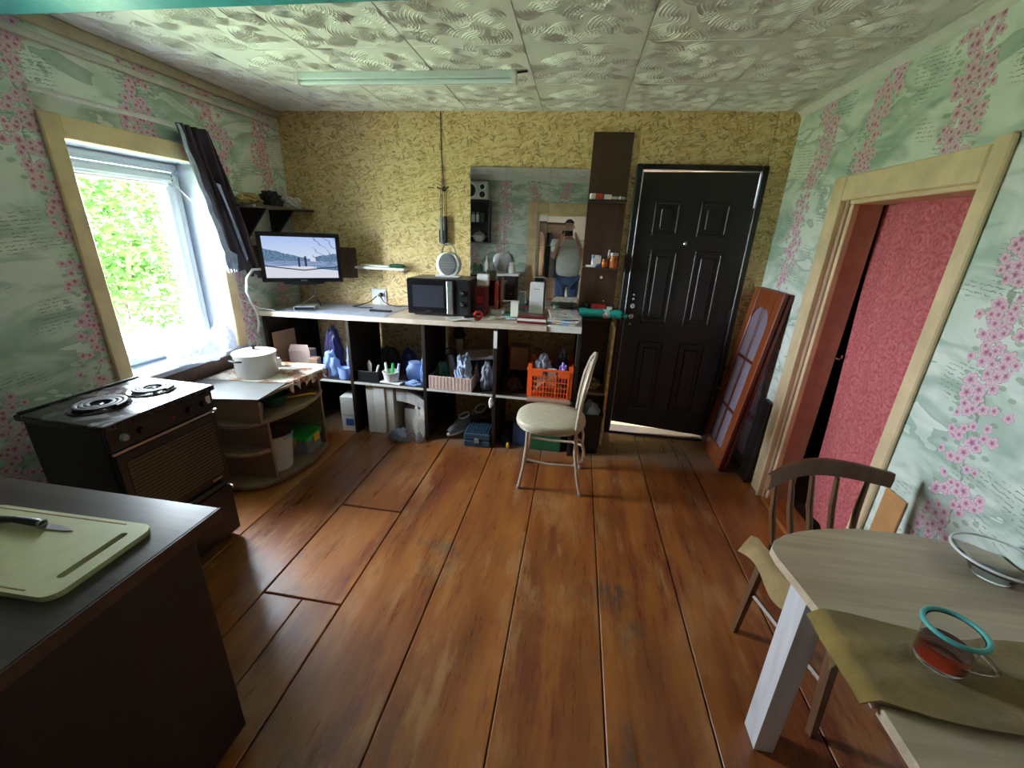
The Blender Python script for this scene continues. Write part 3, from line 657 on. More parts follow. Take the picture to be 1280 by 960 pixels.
# teal packet and small things on the lowest narrow shelf
z3 = .986
t = thing('teal_packet', 'long teal rolled packet lying on the lowest narrow shelf by the door', 'packet', (2.57, -.105, z3+.038))
obj('wrap', B().tube([(-.16+.32*k/10, .004*sin(k*2.3), .003*sin(k*1.7)) for k in range(11)], [.034+.003*sin(k*2.9) for k in range(11)], 14), MT['teal'], t, True)
obj('printed_band', B().tube([(.02, 0, 0), (.07, 0, 0)], .0385, 14), MT['mag'], t, True)
obj('twisted_end', B().tube([(.158, 0, 0), (.175, 0, -.004), (.20, 0, -.010)], [.032, .012, .022], 10), MT['teal'], t, True)
t = thing('blue_bottle', 'small blue bottle standing behind the teal packet', 'bottle', (2.460, -.045, z3))
obj('body', B().lathe([(0, 0), (.017, 0), (.017, .06), (.009, .075), (.009, .082), (0, .082)], 12), MT['navy'], t, True); obj('cap', B().lathe([(0, .082), (.010, .082), (.010, .098), (0, .098)], 12), MT['blue'], t, True)
one('red_case', 'flat red glasses case lying behind the teal packet', 'case', B().box(-.055, .055, -.016, .016, 0, .10, bev=.010, seg=2), MT['red'], (2.555, -.044, z3), smooth=True)
carton('medicine_box', 'white carton beside the red case behind the teal packet', 2.640, -.042, z3, .04, .03, .085, MT['white'])

# ---------------------------------------------------------------- things on the worktop
def T(x, dz=0): return ztop(x)+dz
b = B().box(.10, 1.02, -.545, -.06, 0, .002, mat=T4((0, 0, .9525)) @ RY(-tilt)); one('printed_sheet', 'bluish printed oilcloth sheet covering the worktop under the television', 'oilcloth', b, MT['print'])
t = thing('set_top_box', 'small black set top box on the printed sheet beneath the television', 'set top box', (.33, -.42, T(.33, .005)), .35)
obj('body', B().box(-.075, .075, -.05, .05, 0, .030, bev=.004), MT['grey'], t); obj('front_panel', B().box(-.07, .07, -.053, -.05, .004, .026), MT['blackgloss'], t)
t = thing('remote_control', 'thin black remote control lying on the printed sheet under the socket', 'remote', (.90, -.34, T(.90, .003)), .05)
obj('body', B().box(-.085, .085, -.020, .020, 0, .014, bev=.004), MT['black'], t)
for k in range(6): obj('button', B().box(-.06+k*.022, -.048+k*.022, -.010, .010, .0142, .0165), MT['grey'], t)
p = on(474, 371, 'y', -.01)
t = thing('wall_socket', 'white wall socket on strand board above the printed sheet', 'socket', (p.x, -.001, p.z))
obj('plate', B().box(-.066, .066, -.012, 0, -.075, .068, bev=.005), MT['white'], t); obj('plug', B().lathe([(0, -.045), (.014, -.043), (.018, -.02), (.018, -.012), (0, -.012)], 14, (.02, 0, .02), axis='y'), MT['black'], t, True)
obj('switch_slot', B().box(.048, .052, -.0135, -.012, -.03, .05), MT['black'], t)
cz0 = T(1.1)
one('power_cord', 'thin black cord running from the wall socket to the microwave', 'cord', B().tube([(p.x+.02, -.045, p.z+.02), (p.x+.07, -.07, p.z-.03), (p.x+.13, -.10, cz0+.012), (p.x+.20, -.12, cz0+.008), (1.16, -.12, cz0+.03)], .004, 6), MT['black'], smooth=True)
one('adapter_cord', 'looped black cord hanging from the socket onto the printed sheet', 'cord', B().tube([(p.x-.005, -.044, p.z+.01), (p.x-.04, -.09, p.z-.03), (p.x-.10, -.16, T(.75, .010)), (p.x-.13, -.22, T(.72, .008)), (p.x-.02, -.25, T(.85, .008)), (p.x+.05, -.24, T(.9, .010))], .004, 6), MT['black'], smooth=True)
# microwave
mx0, mx1, my0, my1 = 1.145, 1.615, -.385, -.06; mz = T(mx0, .0113); mh = .258
t = thing('microwave', 'black microwave oven standing on the worktop beside the mirror', 'microwave', (mx0, my0, mz), rot=(0, -tilt, 0)); w_ = mx1-mx0; d_ = my1-my0
obj('body', B().box(0, w_, .012, d_, 0, mh, bev=.006), MT['black'], t)
dr = obj('door', B().box(.003, w_*.775, -.012, .012, .004, mh-.004, bev=.004), MT['blackgloss'], t)
g = G('smoked_oven_window'); MT['smoke'] = g.set(col=(.035, .038, .048), rough=.08, spec=.8)
obj('door_window', B().box(.045, w_*.60, -.0135, -.0118, .055, mh-.045), MT['smoke'], dr); obj('handle', B().box(w_*.655, w_*.755, -.030, -.012, .010, mh-.010, bev=.006, seg=2), MT['steel'], dr)
obj('badge', B().box(w_*.30, w_*.39, -.0140, -.0118, .022, .032), MT['chrome'], dr)
cp_ = obj('control_panel', B().box(w_*.785, w_-.003, -.012, .012, .004, mh-.004, bev=.003), MT['black'], t)
for z in (.085, .165):
    k = obj('knob', B().lathe([(0, -.030), (.017, -.030), (.020, -.014), (.022, -.012), (0, -.012)], 18, (w_*.89, 0, z), axis='y'), MT['black'], cp_, True)
    obj('pointer', B().box(w_*.89-.008, w_*.89+.016, -.034, -.029, z-.004, z+.010, bev=.002), MT['chrome'], k)
for x in (.04, w_-.04):
    for y in (.05, d_-.05): obj('foot', B().lathe([(0, -.0115), (.014, -.0115), (.014, .001), (0, .001)], 10, (x, y, 0)), MT['rubber'], t, True)
# small fan heater / speaker on the microwave
t = thing('oval_fan_heater', 'white fan heater with oval grey grille standing on the microwave', 'heater', (1.405, -.20, mz+mh+.0035), .02)
def ell(n, rx, rz, z0, pw=2.4): return [(rx*math.copysign(abs(cos(2*pi*k/n))**(2/pw), cos(2*pi*k/n)), z0+rz*math.copysign(abs(sin(2*pi*k/n))**(2/pw), sin(2*pi*k/n))) for k in range(n)]
obj('housing', B().prism(ell(32, .090, .088, .092), -.035, .045, 'y', bev=.010), MT['white'], t, True)
obj('base', B().box(-.095, .095, -.045, .055, 0, .016, bev=.006), MT['white'], t)
obj('grille', B().prism(ell(32, .066, .080, .095, 2), -.041, -.034, 'y', bev=.003), MT['mesh'], t, True)
for k in range(3): obj('slat', B().box(-.055, .055, -.044, -.040, .070+k*.018, .074+k*.018), MT['grey'], t)
obj('carry_handle', B().tube([(.055*cos(a), .0, .168+.075*sin(a)) for a in np.linspace(-.15, pi+.15, 14)], .005, 8), MT['grey'], t, True)
# red box and white box beside it
p = on(599, 390, 'y', -.30)
t = thing('coffee_tin', 'dark red printed tin between microwave and mirror', 'tin', (1.672, -.24, T(1.67, .001)), -.05)
obj('body', B().box(-.040, .045, -.05, .05, 0, .215, bev=.004), MT['dkred'], t); obj('label_panel', B().box(-.020, .022, -.0515, -.0500, .10, .145), MT['red'], t)
obj('label_panel', B().box(-.024, .026, -.0513, -.05, .02, .07), MT['black'], t)
carton('white_box', 'pale grey box standing on the dark red tin by the mirror', 1.675, -.20, T(1.67, .217), .085, .06, .085, MT['whitepaint'], .02)
one('red_book', 'thin red book standing on edge before the mirror', 'book', B().box(-.008, .008, -.06, .06, 0, .24, bev=.002), MT['red'], (1.765, -.14, T(1.76, .001)), .1)
p = on(677, 392, 'z', T(2.1))
t = thing('white_carton', 'tall white printed carton standing before the mirror', 'box', (2.085, -.20, T(2.085, .001)), .04)
obj('body', B().box(-.050, .052, -.03, .03, 0, .255, bev=.003), MT['white'], t); obj('print_line', B().box(-.02, .02, -.0308, -.0300, .205, .210), MT['grey'], t)
for k in range(3): obj('print_line', B().box(-.035, .035, -.0308, -.03, .06+k*.012, .063+k*.012), MT['conduit'], t)
for k, (mm, lab) in enumerate(((MT['dkred'], 'dark red notebook at the bottom of the pile before the white carton'), (MT['paper'], 'pale notebook sandwiched in the pile of dark red notebooks'), (MT['dkred'], 'dark red notebook on top of the pile before the white carton'))):
    t = thing('notebook', lab, 'notebook', (2.085, -.42, T(2.085, .0022)+.017*k), .03*(k-1)); obj('pages', B().box(-.098, .098, -.068, .070, .002, .0145), MT['paper'], t); obj('cover', B().box(-.100, .100, -.070, .072, 0, .002).box(-.100, .100, -.070, .072, .0145, .0165).box(-.100, .100, -.072, -.070, 0, .0165), mm, t)
for k in range(5):
    lab = ('magazine lying lowest in the pile beside the red notebooks', 'magazine second from the bottom of the pile beside red notebooks', 'magazine in the middle of the pile beside the red notebooks', 'magazine second from the top of the pile beside red notebooks', 'worn colour magazine on top of the pile beside red notebooks')[k]
    one('magazine', lab, 'magazine', B().grid(lambda u, v, k=k: Vector(((u-.5)*.21, (v-.5)*.29, .003*sin(u*4+k)+.004*u*(k % 2))), 8, 6, .006).xf(RZ(.07*(k-2))), (MT['paper'], MT['mag'])[k % 2 == 0], (2.305, -.35, T(2.3, .0155)+.0115*k), group='magazines piled on the worktop')
for k, (x, y, rz, mm, lab) in enumerate(((1.86, -.34, .2, 'mag', 'small crumpled printed paper before the mirror near the red book'), (1.93, -.22, -.3, 'teal', 'teal sheet of paper lying before the mirror'), (1.565, -.475, .4, 'paper', 'folded white paper beside the red tape roll'), (1.90, -.12, .1, 'mag', 'printed paper propped low against the mirror'))):
    one('paper_sheet', lab, 'paper', B().grid(lambda u, v, k=k: Vector(((u-.5)*.20, (v-.5)*.14, .006+.005*sin(u*7+k*2)*cos(v*5))), 10, 8, .0015).xf(RZ(rz)), MT[mm], (x, y, T(x, .003)+(0, .009, 0, .018)[k]))
carton('beige_box', 'small beige box standing among papers before the mirror', 1.935, -.30, T(1.94, .012), .055, .03, .11, MT['paper'], .1)
carton('pill_box', 'low white carton among the papers near the mirror', 1.80, -.24, T(1.8, .012), .09, .05, .03, MT['white'], -.3)
jar('cream_jar', 'little dark jar with red lid before the mirror', 2.00, -.15, T(2.0, .001), .025, .07, MT['grey'], MT['red'])
t = thing('tape_roll', 'red adhesive tape roll with black handle on the worktop front', 'tape', (1.70, -.47, T(1.7, .0365)), .5)
obj('ring', B().tube([(.026*cos(a), 0, .026*sin(a)) for a in np.linspace(0, 2*pi, 17)], .010, 8, closed=True), MT['red'], t, True); obj('grip', B().tube([(-.03, 0, -.004), (-.07, .005, -.007), (-.10, .01, -.009)], [.012, .013, .008], 8), MT['black'], t, True)
# small white wall shelf
p = on(443, 334, 'y', -.12); q = on(503, 334, 'y', -.12)
t = thing('small_wall_shelf', 'narrow white shelf fixed on strand board above the socket', 'shelf', (.60, 0, 1.262)); obj('board', B().box(0, .42, -.13, -.002, 0, .018, bev=.003), MT['white'], t)
for x in (.06, .36): obj('bracket', B().prism([(-.002, 0), (-.08, 0), (-.002, -.035)], x-.004, x+.004, 'x'), MT['white'], t)
one('white_tray', 'flat white tray lying on the small white wall shelf', 'tray', B().box(-.12, .12, -.04, .04, 0, .014, bev=.004), MT['whitepaint'], (.76, -.07, 1.281)); one('dark_pouch', 'small dark green pouch at the end of the white wall shelf', 'pouch', B().blob((0, 0, 0), (.07, .03, .018), 3, .2, 2, 3), MT['dkgreen'], (.93, -.06, 1.281), smooth=True)
# hook with hanging implements
p = on(554, 236, 'y', -.02)
t = thing('wall_hook', 'dark forked metal hook screwed into the strand board joint', 'hook', (p.x, 0, p.z)); obj('plate', B().lathe([(0, -.012), (.014, -.012), (.018, 0), (0, 0)], 12, axis='y'), MT['rubber'], t, True)
obj('prong', B().tube([(0, -.01, 0), (-.03, -.025, .004), (-.045, -.028, .012)], .005, 6).tube([(0, -.01, 0), (.03, -.025, .004), (.045, -.028, .014)], .005, 6), MT['chairwood'], t, True)
for k, (dx, lab, mm, L, wd) in enumerate(((-.016, 'slim grey case hanging on a cord from the wall hook', 'grey', .20, .026), (.016, 'black handled tool hanging on a cord from the wall hook', 'black', .21, .026))):
    t = thing('hanging_tool', lab, 'tool', (p.x+dx, -.03, p.z-.01)); obj('cord', B().tube([(-.006, .012, .004), (-.008, 0, -.09), (-.004, 0, -.185)], .0022, 5).tube([(.006, .012, .004), (.009, 0, -.09), (.004, 0, -.185)], .0022, 5), MT['rubber'], t, True)
    obj('body', B().box(-wd/2, wd/2, -.012, .010, -.185-L, -.18, bev=.006, seg=2), MT[mm], t, True); obj('clip', B().box(-wd/2-.004, -wd/2+.006, -.014, .008, -.185-L*.95, -.18-L*.5, bev=.002), MT['dkbrown'], t)
pn = on(539, 235, 'y', -.005); one('nail', 'bent rusty nail in the strand board beside the hook', 'nail', B().tube([(pn.x-.025, -.012, pn.z+.004), (pn.x+.02, -.010, pn.z), (pn.x+.022, .01, pn.z)], .004, 6), MT['chairwood'], smooth=True)
one('wall_cable', 'thin dark cable running down the strand board joint to the hook', 'cable', B().tube([(1.299, -.006, H-.02), (1.30, -.006, 2.1), (p.x+.004, -.008, p.z+.01)], .0035, 6), MT['rubber'], smooth=True)

# ---------------------------------------------------------------- television corner
tvr = .555
t = thing('television', 'black flat television showing a lakeside picture, mounted across the corner', 'television', (.335, -.405, 1.348), tvr)
obj('housing', B().box(-.273, .273, -.010, .028, -.178, .172, bev=.008), MT['black'], t); obj('rear_bulge', B().box(-.16, .16, .028, .055, -.12, .10, bev=.012), MT['black'], t)
obj('bezel', B().frame(-.273, .273, -.178, .172, .030, -.018, -.009, 'y'), MT['blackgloss'], t); obj('screen', B().box(-.243, .243, -.0135, -.0100, -.148, .142), MT['tv'], t, )
obj('badge', B().box(-.022, .022, -.0195, -.0178, -.168, -.161), MT['chrome'], t); obj('stand_foot', B().prism(ell(24, .14, .014, -.182, 2), -.05, .03, 'y'), MT['blackgloss'], t, True)
obj('wall_arm', B().box(-.02, .02, .055, .088, -.05, .05, bev=.004), MT['steel'], t)
one('corner_board', 'dark brown board fixed diagonally across the corner behind the television', 'board', B().box(-.40, .36, 0, .022, -.115, .12, bev=.003), MT['brown'], (.30, -.285, 1.30), tvr)
t = thing('corner_wall_shelf', 'dark wall shelf on triangular brackets above the television', 'shelf', (0, 0, 1.672)); obj('board', B().box(.002, .235, -.66, -.02, 0, .020, bev=.003), MT['dkbrown_h'], t)
for y in (-.53, -.24): obj('bracket', B().prism([(.004, 0), (.205, 0), (.03, -.20), (.004, -.20)], y-.009, y+.009, 'y'), MT['dkbrown'], t)
one('pale_rag', 'pale crumpled rag lying on the dark shelf above the television', 'rag', B().blob((0, 0, 0), (.075, .080, .045), 11, .3, 2.5, 4), MT['cloth'], (.11, -.560, 1.693), smooth=True)
one('dark_bag', 'dark crumpled bag on the shelf above the television', 'bag', B().blob((0, 0, 0), (.07, .085, .062), 17, .4, 2.5, 4), MT['dkrag'], (.11, -.345, 1.693), smooth=True)
one('lace_bundle', 'white and dark speckled bundle at the end of the shelf above the television', 'bundle', B().blob((0, 0, 0), (.065, .075, .052), 23, .35, 2.5, 4), MT['news'], (.12, -.130, 1.693), smooth=True)
# curtain gathered and pulled aside
def cur(u, v):
    s = v; ya = -.985+.215*s; yb = -.775+.30*s; ya += -.03*sin(s*pi); yb += .02*sin(s*pi)
    wdt = 1-.35*sin(s*pi)*.4
    y = ya+(yb-ya)*(.5+(u-.5)*wdt)
    x = .075-.030*s+(.024-.008*s)*sin(u*26+s*3)+(.012-.004*s)*sin(u*11-s*4)
    z = 2.085-s*(.80+.09*u)+.02*sin(u*18)*s
    return Vector((x, y, z))
t = thing('window_curtain', 'dark purple curtain gathered aside at the window with pale fringed edge', 'curtain', (0, 0, 0))
obj('fabric', B().grid(cur, 70, 30, .003), MT['curtain'], t, True)
def fri(u, v):
    p = cur(.0, v); return p+Vector((.020+.004*sin(v*30), -.014+.030*u+.03*v*v*(u-.4), -.01+.004*sin(v*44+u*5)))
obj('lace_edge', B().grid(fri, 8, 50, .002), MT['fabricblue'], t, True)
def lin(u, v):
    p = cur(.50+.10*(u-.5), .35+.55*v); return p+Vector((.036, 0, 0))
obj('lining_fold', B().grid(lin, 5, 24, .002), MT['fabricblue'], t, True)
b = B()
for k in range(26):
    u = k/25; p = cur(0, .97)+Vector((.02, -.045+.10*u, 0)); b.tube([p+Vector((0, 0, .11-.05*u)), p+Vector((.004*sin(k), .004*sin(k*3), .03)), p+Vector((.006*sin(k*2), .01*sin(k), -.035-.02*sin(k*1.7)))], [.006, .005, .003], 4)
obj('fringe', b, MT['fabricblue'], t, True)['kind'] = 'stuff'
# cables near the television
one('white_cable', 'thick white cable looping down the wall beside the television', 'cable', B().tube([(.108, -.556, 1.262), (.102, -.63, 1.264), (.098, -.69, 1.21), (.075, -.69, 1.12), (.040, -.62, 1.02), (.030, -.572, .95), (.030, -.570, .86), (.030, -.60, .80)], .009, 8), MT['white'], smooth=True)
one('thin_white_cord', 'thin white cord hanging from the window sash behind the curtain', 'cord', B().tube([(XP+.05, WY1-.06, WZ1-.13), (-.08, WY1-.02, 1.66), (.004, WY1+.02, 1.45), (.010, -.74, 1.22), (.012, -.69, 1.06), (.07, -.585, .985), (.16, -.54, .962)], .004, 6), MT['white'], smooth=True)
one('black_cable', 'black cable hanging from the television onto the printed sheet', 'cable', B().tube([(.40, -.36, 1.172), (.36, -.33, 1.06), (.25, -.35, .99), (.18, -.38, .964)], .004, 6).tube([(.33, -.395, 1.172), (.34, -.30, 1.06), (.35, -.25, .963)], .0035, 6), MT['rubber'], smooth=True)
# tube lamp on the ceiling
a_, b_ = on(380, 97, 'z', 2.35), on(650, 92, 'z', 2.35)
t = thing('tube_lamp', 'unlit white fluorescent tube lamp fixed under the ceiling tiles', 'lamp', (0, 0, 0))
obj('housing', B().box(.70, 1.965, -.775, -.735, 2.345, H-.006, bev=.004), MT['lampwhite'], t); obj('tube', B().tube([(.72, -.752, 2.335), (1.945, -.752, 2.335)], .013, 12), MT['lampwhite'], t, True)
for x in (.705, 1.95): obj('end_cap', B().box(x-.012, x+.012, -.780, -.728, 2.318, H-.006, bev=.003), MT['white'], t)
obj('cord', B().tube([(1.965, -.755, 2.37), (2.02, -.76, 2.374)], .005, 6), MT['rubber'], t, True)

# ---------------------------------------------------------------- electric stove
t = thing('electric_stove', 'dark electric stove with two spiral hotplates below the window', 'stove', (.33, -1.735, 0), -.035)
SW, SD = .455, .385                                  # along -y, along +x
obj('body', B().box(0, SD-.02, -SW, 0, .03, .825, bev=.004), MT['black'], t)
ct = obj('cooktop', B().box(-.02, SD+.012, -SW-.012, .012, .825, .85, bev=.006, seg=2), MT['stovetop'], t)
obj('rear_lip', B().box(-.018, -.008, -SW, 0, .85, .857, bev=.002), MT['black'], ct); obj('burn_mark', B().box(.03, .045, -.09, -.02, .8502, .8508), MT['rubber'], ct)
for (cx, cy, R) in ((.185, -.315, .088), (.205, -.118, .078)):
    hp = obj('hotplate', B().lathe([(R+.012, .8505), (R+.010, .855), (R-.006, .853), (R-.02, .8508), (.02, .8506), (0, .8506)], 40, (cx, cy, 0)), MT['stovetop'], t, True)
    pts = [(cx+(R-.004-(R-.036)*k/110)*cos(k/110*2*pi*2.9), cy+(R-.004-(R-.036)*k/110)*sin(k/110*2*pi*2.9), .862) for k in range(111)]
    obj('spiral_coil', B().tube(pts, .0085, 8, flat=.65), MT['rubber'], hp, True)
    obj('coil_tail', B().tube([pts[-1], (cx+.012, cy+.004, .858), (cx, cy, .853)], .007, 8), MT['rubber'], hp, True)
cpn = obj('control_panel', B().box(SD-.02, SD, -SW, 0, .735, .823, bev=.003), MT['black'], t)
for k, y in enumerate((-.40, -.335, -.125, -.055)):
    obj('knob', B().lathe([(0, .014), (.012, .014), (.016, 0), (0, 0)], 14, (SD, y, .778), axis='x'), MT['black'] if k else MT['grey'], cpn, True)
obj('indicator_lamp', B().lathe([(0, .006), (.005, .005), (.006, 0), (0, 0)], 10, (SD, -.20, .775), axis='x'), MT['red'], cpn, True); obj('switch_plate', B().box(SD, SD+.003, -.038, -.016, .770, .806), MT['paper'], cpn)
obj('trim_strip', B().box(SD-.004, SD+.006, -SW, .004, .722, .732), MT['steel'], t)
od = obj('oven_door', B().box(SD-.02, SD+.004, -SW+.004, -.004, .330, .718, bev=.004), MT['black'], t)
obj('ribbed_glass', B().box(SD+.003, SD+.0065, -SW+.035, -.030, .405, .680), MT['ovenglass'], od)
obj('handle', B().box(SD+.004, SD+.022, -SW+.05, -.05, .350, .366, bev=.005), MT['black'], od); obj('badge', B().box(SD+.006, SD+.009, -.10, -.05, .384, .394), MT['steel'], od)
dw = obj('drawer', B().box(SD-.02, SD+.002, -SW+.004, -.004, .05, .318, bev=.004), MT['black'], t); obj('knob', B().lathe([(0, .02), (.008, .018), (.006, 0)], 10, (SD, -.012, .31), axis='x'), MT['chrome'], dw, True)
for x in (.04, SD-.06):
    for y in (-.04, -SW+.04): obj('foot', B().lathe([(0, 0), (.018, 0), (.018, .032), (0, .032)], 10, (x, y, 0)), MT['rubber'], t, True)

# ---------------------------------------------------------------- kitchen cabinet with the cutting board
t = thing('kitchen_cabinet', 'dark wenge kitchen cabinet carrying the cutting board', 'cabinet', (0, 0, 0))
obj('body', B().box(.40, 1.440, -3.06, -2.585, .06, .816, bev=.003), MT['dkbrown'], t); obj('plinth', B().box(.42, 1.41, -3.03, -2.60, 0, .06), MT['black'], t)
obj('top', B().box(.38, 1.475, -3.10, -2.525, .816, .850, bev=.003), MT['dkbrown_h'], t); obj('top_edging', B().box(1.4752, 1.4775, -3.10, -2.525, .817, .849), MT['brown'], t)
dr = obj('door', B().box(1.4405, 1.458, -3.05, -2.595, .075, .805, bev=.003), MT['dkbrown'], t)
obj('rear_post', B().box(1.36, 1.40, -2.582, -2.555, .62, .816, bev=.003), MT['dkbrown'], t)
t = thing('cutting_board', 'pale yellow green plastic cutting board with slot handle on dark cabinet', 'cutting board', (1.40, -2.632, .8505), .02)
def rbox(x0, x1, y0, y1, r, n=5): 
    P = []
    for cx, cy, a0 in ((x1-r, y1-r, 0), (x0+r, y1-r, pi/2), (x0+r, y0+r, pi), (x1-r, y0+r, 1.5*pi)): P += [(cx+r*cos(a0+pi/2*k/n), cy+r*sin(a0+pi/2*k/n)) for k in range(n+1)]
    return P
bb = B(); outer = rbox(-.465, 0, -.222, 0, .03); inner = rbox(-.052, -.034, -.175, -.035, .008)
bo = bb.bm; vo = [bo.verts.new((*p, .013)) for p in outer]; vi = [bo.verts.new((*p, .013)) for p in inner]
es = [bo.edges.new((v[i], v[(i+1) % len(v)])) for v in (vo, vi) for i in range(len(v))]
bmesh.ops.triangle_fill(bo, use_beauty=True, edges=es); r_ = bmesh.ops.extrude_face_region(bo, geom=bo.faces[:]); bmesh.ops.translate(bo, vec=(0, 0, -.0125), verts=[v for v in r_['geom'] if isinstance(v, bmesh.types.BMVert)])
obj('board', bb, MT['board'], t)
obj('juice_groove', B().tube([(-.07, -.010, .0130), (-.44, -.010, .0130), (-.45, -.02, .0130), (-.45, -.20, .0130), (-.44, -.212, .013), (-.07, -.212, .013)], .0022, 6, flat=.3), MT['olive'], t)
t = thing('kitchen_knife', 'small kitchen knife with black handle lying on the cutting board', 'knife', (1.235, -2.688, .8640), .03)
obj('blade', B().prism([(0, 0), (-.04, .011), (-.085, .014), (-.085, -.006), (-.03, -.004)], 0.0002, .0018, 'z'), MT['steel'], t); obj('handle', B().tube([(-.083, .003, .008), (-.11, .003, .009), (-.16, .004, .009), (-.20, .0, .008), (-.212, -.002, .008)], [.009, .0105, .0095, .011, .006], 10, flat=.75), MT['black'], t, True)
obj('bolster', B().box(-.092, -.083, -.007, .014, 0.0005, .015, bev=.002), MT['steel'], t)

# ---------------------------------------------------------------- low curved shelf stand by the window and things on it
t = thing('curved_shelf_stand', 'tan low shelf stand with curved shelves under the window', 'shelf stand', (0, 0, 0))
OUT = [(.06, -1.43), (.36, -1.435), (.46, -1.43), (.545, -1.395), (.605, -1.31), (.65, -1.18), (.668, -1.06), (.662, -.93), (.632, -.80), (.62, -.775), (.06, -.775)]
obj('base_shelf', B().prism(OUT, .015, .045, 'z', bev=.006), MT['tan'], t); obj('middle_shelf', B().prism(OUT, .435, .463, 'z', bev=.006), MT['tan'], t)
obj('corner_shelf', B().prism([(.06, -1.30), (.06, -1.42), (.36, -1.425), (.46, -1.415), (.55, -1.37), (.585, -1.30)], .235, .26, 'z', bev=.005), MT['tan'], t)
obj('side_panel', B().box(.06, .59, -1.305, -1.285, .045, .435, bev=.002), MT['tan'], t); obj('side_panel', B().box(.06, .618, -.800, -.780, .045, .60, bev=.002), MT['tan'], t)
obj('upper_panel', B().box(.10, .615, -1.375, -1.355, .463, .60, bev=.002), MT['tan'], t); obj('back_panel', B().box(.05, .066, -1.42, -.78, .015, .60), MT['brown'], t)
obj('top', B().prism([(.05, -1.40), (.50, -1.40), (.60, -1.375), (.625, -1.1), (.635, -.775), (.05, -.775)], .600, .616, 'z', bev=.003), MT['tan'], t)
g = G('grey_board_sheet'); MT['greysheet'] = g.set(col=g.ramp(g.noise(g.co(), 6, 4), [(.3, (.13, .13, .127)), (.7, (.19, .19, .185))]), rough=.35)
one('grey_sheet', 'flat grey laminate sheet lying on the curved shelf stand', 'sheet', B().prism([(.07, -1.44), (.40, -1.43), (.63, -1.385), (.60, -1.10), (.08, -1.05)], 0, .006, 'z'), MT['greysheet'], (0, 0, .6175))
t = thing('floral_oilcloth', 'worn floral oilcloth with frilled edge hanging over the shelf stand', 'oilcloth', (0, 0, .6245))
obj('sheet', B().prism([(.10, -1.16), (.50, -1.13), (.62, -1.10), (.655, -.80), (.62, -.70), (.10, -.74)], 0, .004, 'z'), MT['oilcloth'], t)
def frill(u, v):
    y = -1.12+.36*u; x = .628+.032*u; return Vector((x+.008+.010*sin(u*40), y, .002-v*(.045+.022*sin(u*34))))
obj('frill', B().grid(frill, 50, 5, .002), MT['oilcloth'], t, True)
def round_pot(name, label, x, y, z, r, h, mat, rz=0, cat='pot'):
    t = thing(name, label, cat, (x, y, z), rz)
    obj('body', B().lathe([(0, 0), (r*.92, 0), (r*.98, .012), (r, h*.9), (r*1.03, h), (r*1.0, h), (r*.96, h-.006), (0, h-.006)], 40), mat, t, True)
    ld = obj('lid', B().lathe([(r*1.02, h+.001), (r*1.02, h+.005), (r*.9, h+.010), (r*.5, h+.020), (0, h+.023)], 40), mat, t, True)
    obj('lid_knob', B().lathe([(0, h+.022), (.010, h+.024), (.008, h+.036), (.020, h+.042), (.018, h+.050), (0, h+.052)], 16), MT['black'], ld, True)
    for s in (1, -1):
        hd = obj('handle', B().tube([(s*r*.98, -.035, h*.80), (s*(r+.028), -.03, h*.84), (s*(r+.034), 0, h*.86), (s*(r+.028), .03, h*.84), (s*r*.98, .035, h*.80)], .006, 8), MT['black'], t, True)
    return t
round_pot('enamel_pot', 'large white enamel pot with lid standing on the shelf stand', .33, -1.01, .6290, .125, .150, MT['enamel'], 1.35)
one('plastic_bag', 'crumpled white plastic bag lying on the window sill', 'bag', B().blob((0, 0, 0), (.12, .150, .125), 5, .38, 2.0, 5, True, .10, .45), MT['bagwhite'], (.02, -1.115, .741), smooth=True)
one('plastic_bag', 'smaller crumpled white plastic bag in the sill corner by the curtain', 'bag', B().blob((0, 0, 0), (.07, .050, .10), 9, .38, 2.2, 4, True, .10, .3), MT['bagwhite'], (-.04, -.845, .741), smooth=True)
# under the stand's top
t = thing('enamel_bucket', 'white ridged enamel bucket with lid on the bottom shelf of the stand', 'bucket', (.50, -1.165, .046))
obj('body', B().lathe([(0, 0), (.085, 0)] + [p for k in range(6) for p in ((.088+.003*k, .02+.034*k), (.092+.003*k, .037+.034*k))] + [(.108, .235), (.112, .242), (.104, .242), (0, .236)], 32), MT['enamel'], t, True)
obj('lid', B().lathe([(.114, .243), (.114, .252), (.06, .262), (0, .264)], 32), MT['steel'], t, True); obj('bail', B().tube([(.112*cos(a), .112*sin(a), .23+.0*a) for a in np.linspace(-.4, 1.9, 12)], .0035, 6), MT['steel'], t, True)
t = thing('storage_box', 'storage box with bright green lid and yellow latches on the stand', 'storage box', (.50, -.905, .046), .06)
obj('tub', B().prism(rbox(-.12, .10, -.095, .085, .02), 0, .10, 'z'), MT['baggrey'], t, True); obj('lid', B().prism(rbox(-.13, .11, -.105, .095, .025), .100, .135, 'z', bev=.008), MT['green'], t, True)
obj('latch', B().box(.106, .120, -.035, .035, .07, .128, bev=.004), MT['yellow'], t); obj('latch', B().box(-.05, .02, -.115, -.102, .07, .128, bev=.004), MT['yellow'], t)
t = thing('green_bowl', 'dark green plastic bowl on the middle shelf of the stand', 'bowl', (.50, -1.10, .464)); obj('bowl', B().lathe([(0, 0), (.05, 0), (.085, .07), (.09, .075), (.085, .076), (.05, .008), (0, .006)], 28), MT['dkgreen'], t, True)
one('grey_cup', 'small blue grey cup beside the green bowl on the stand', 'cup', B().lathe([(0, 0), (.028, 0), (.036, .07), (.033, .07), (.025, .006), (0, .005)], 20), MT['baggrey'], (.50, -1.26, .464), smooth=True)
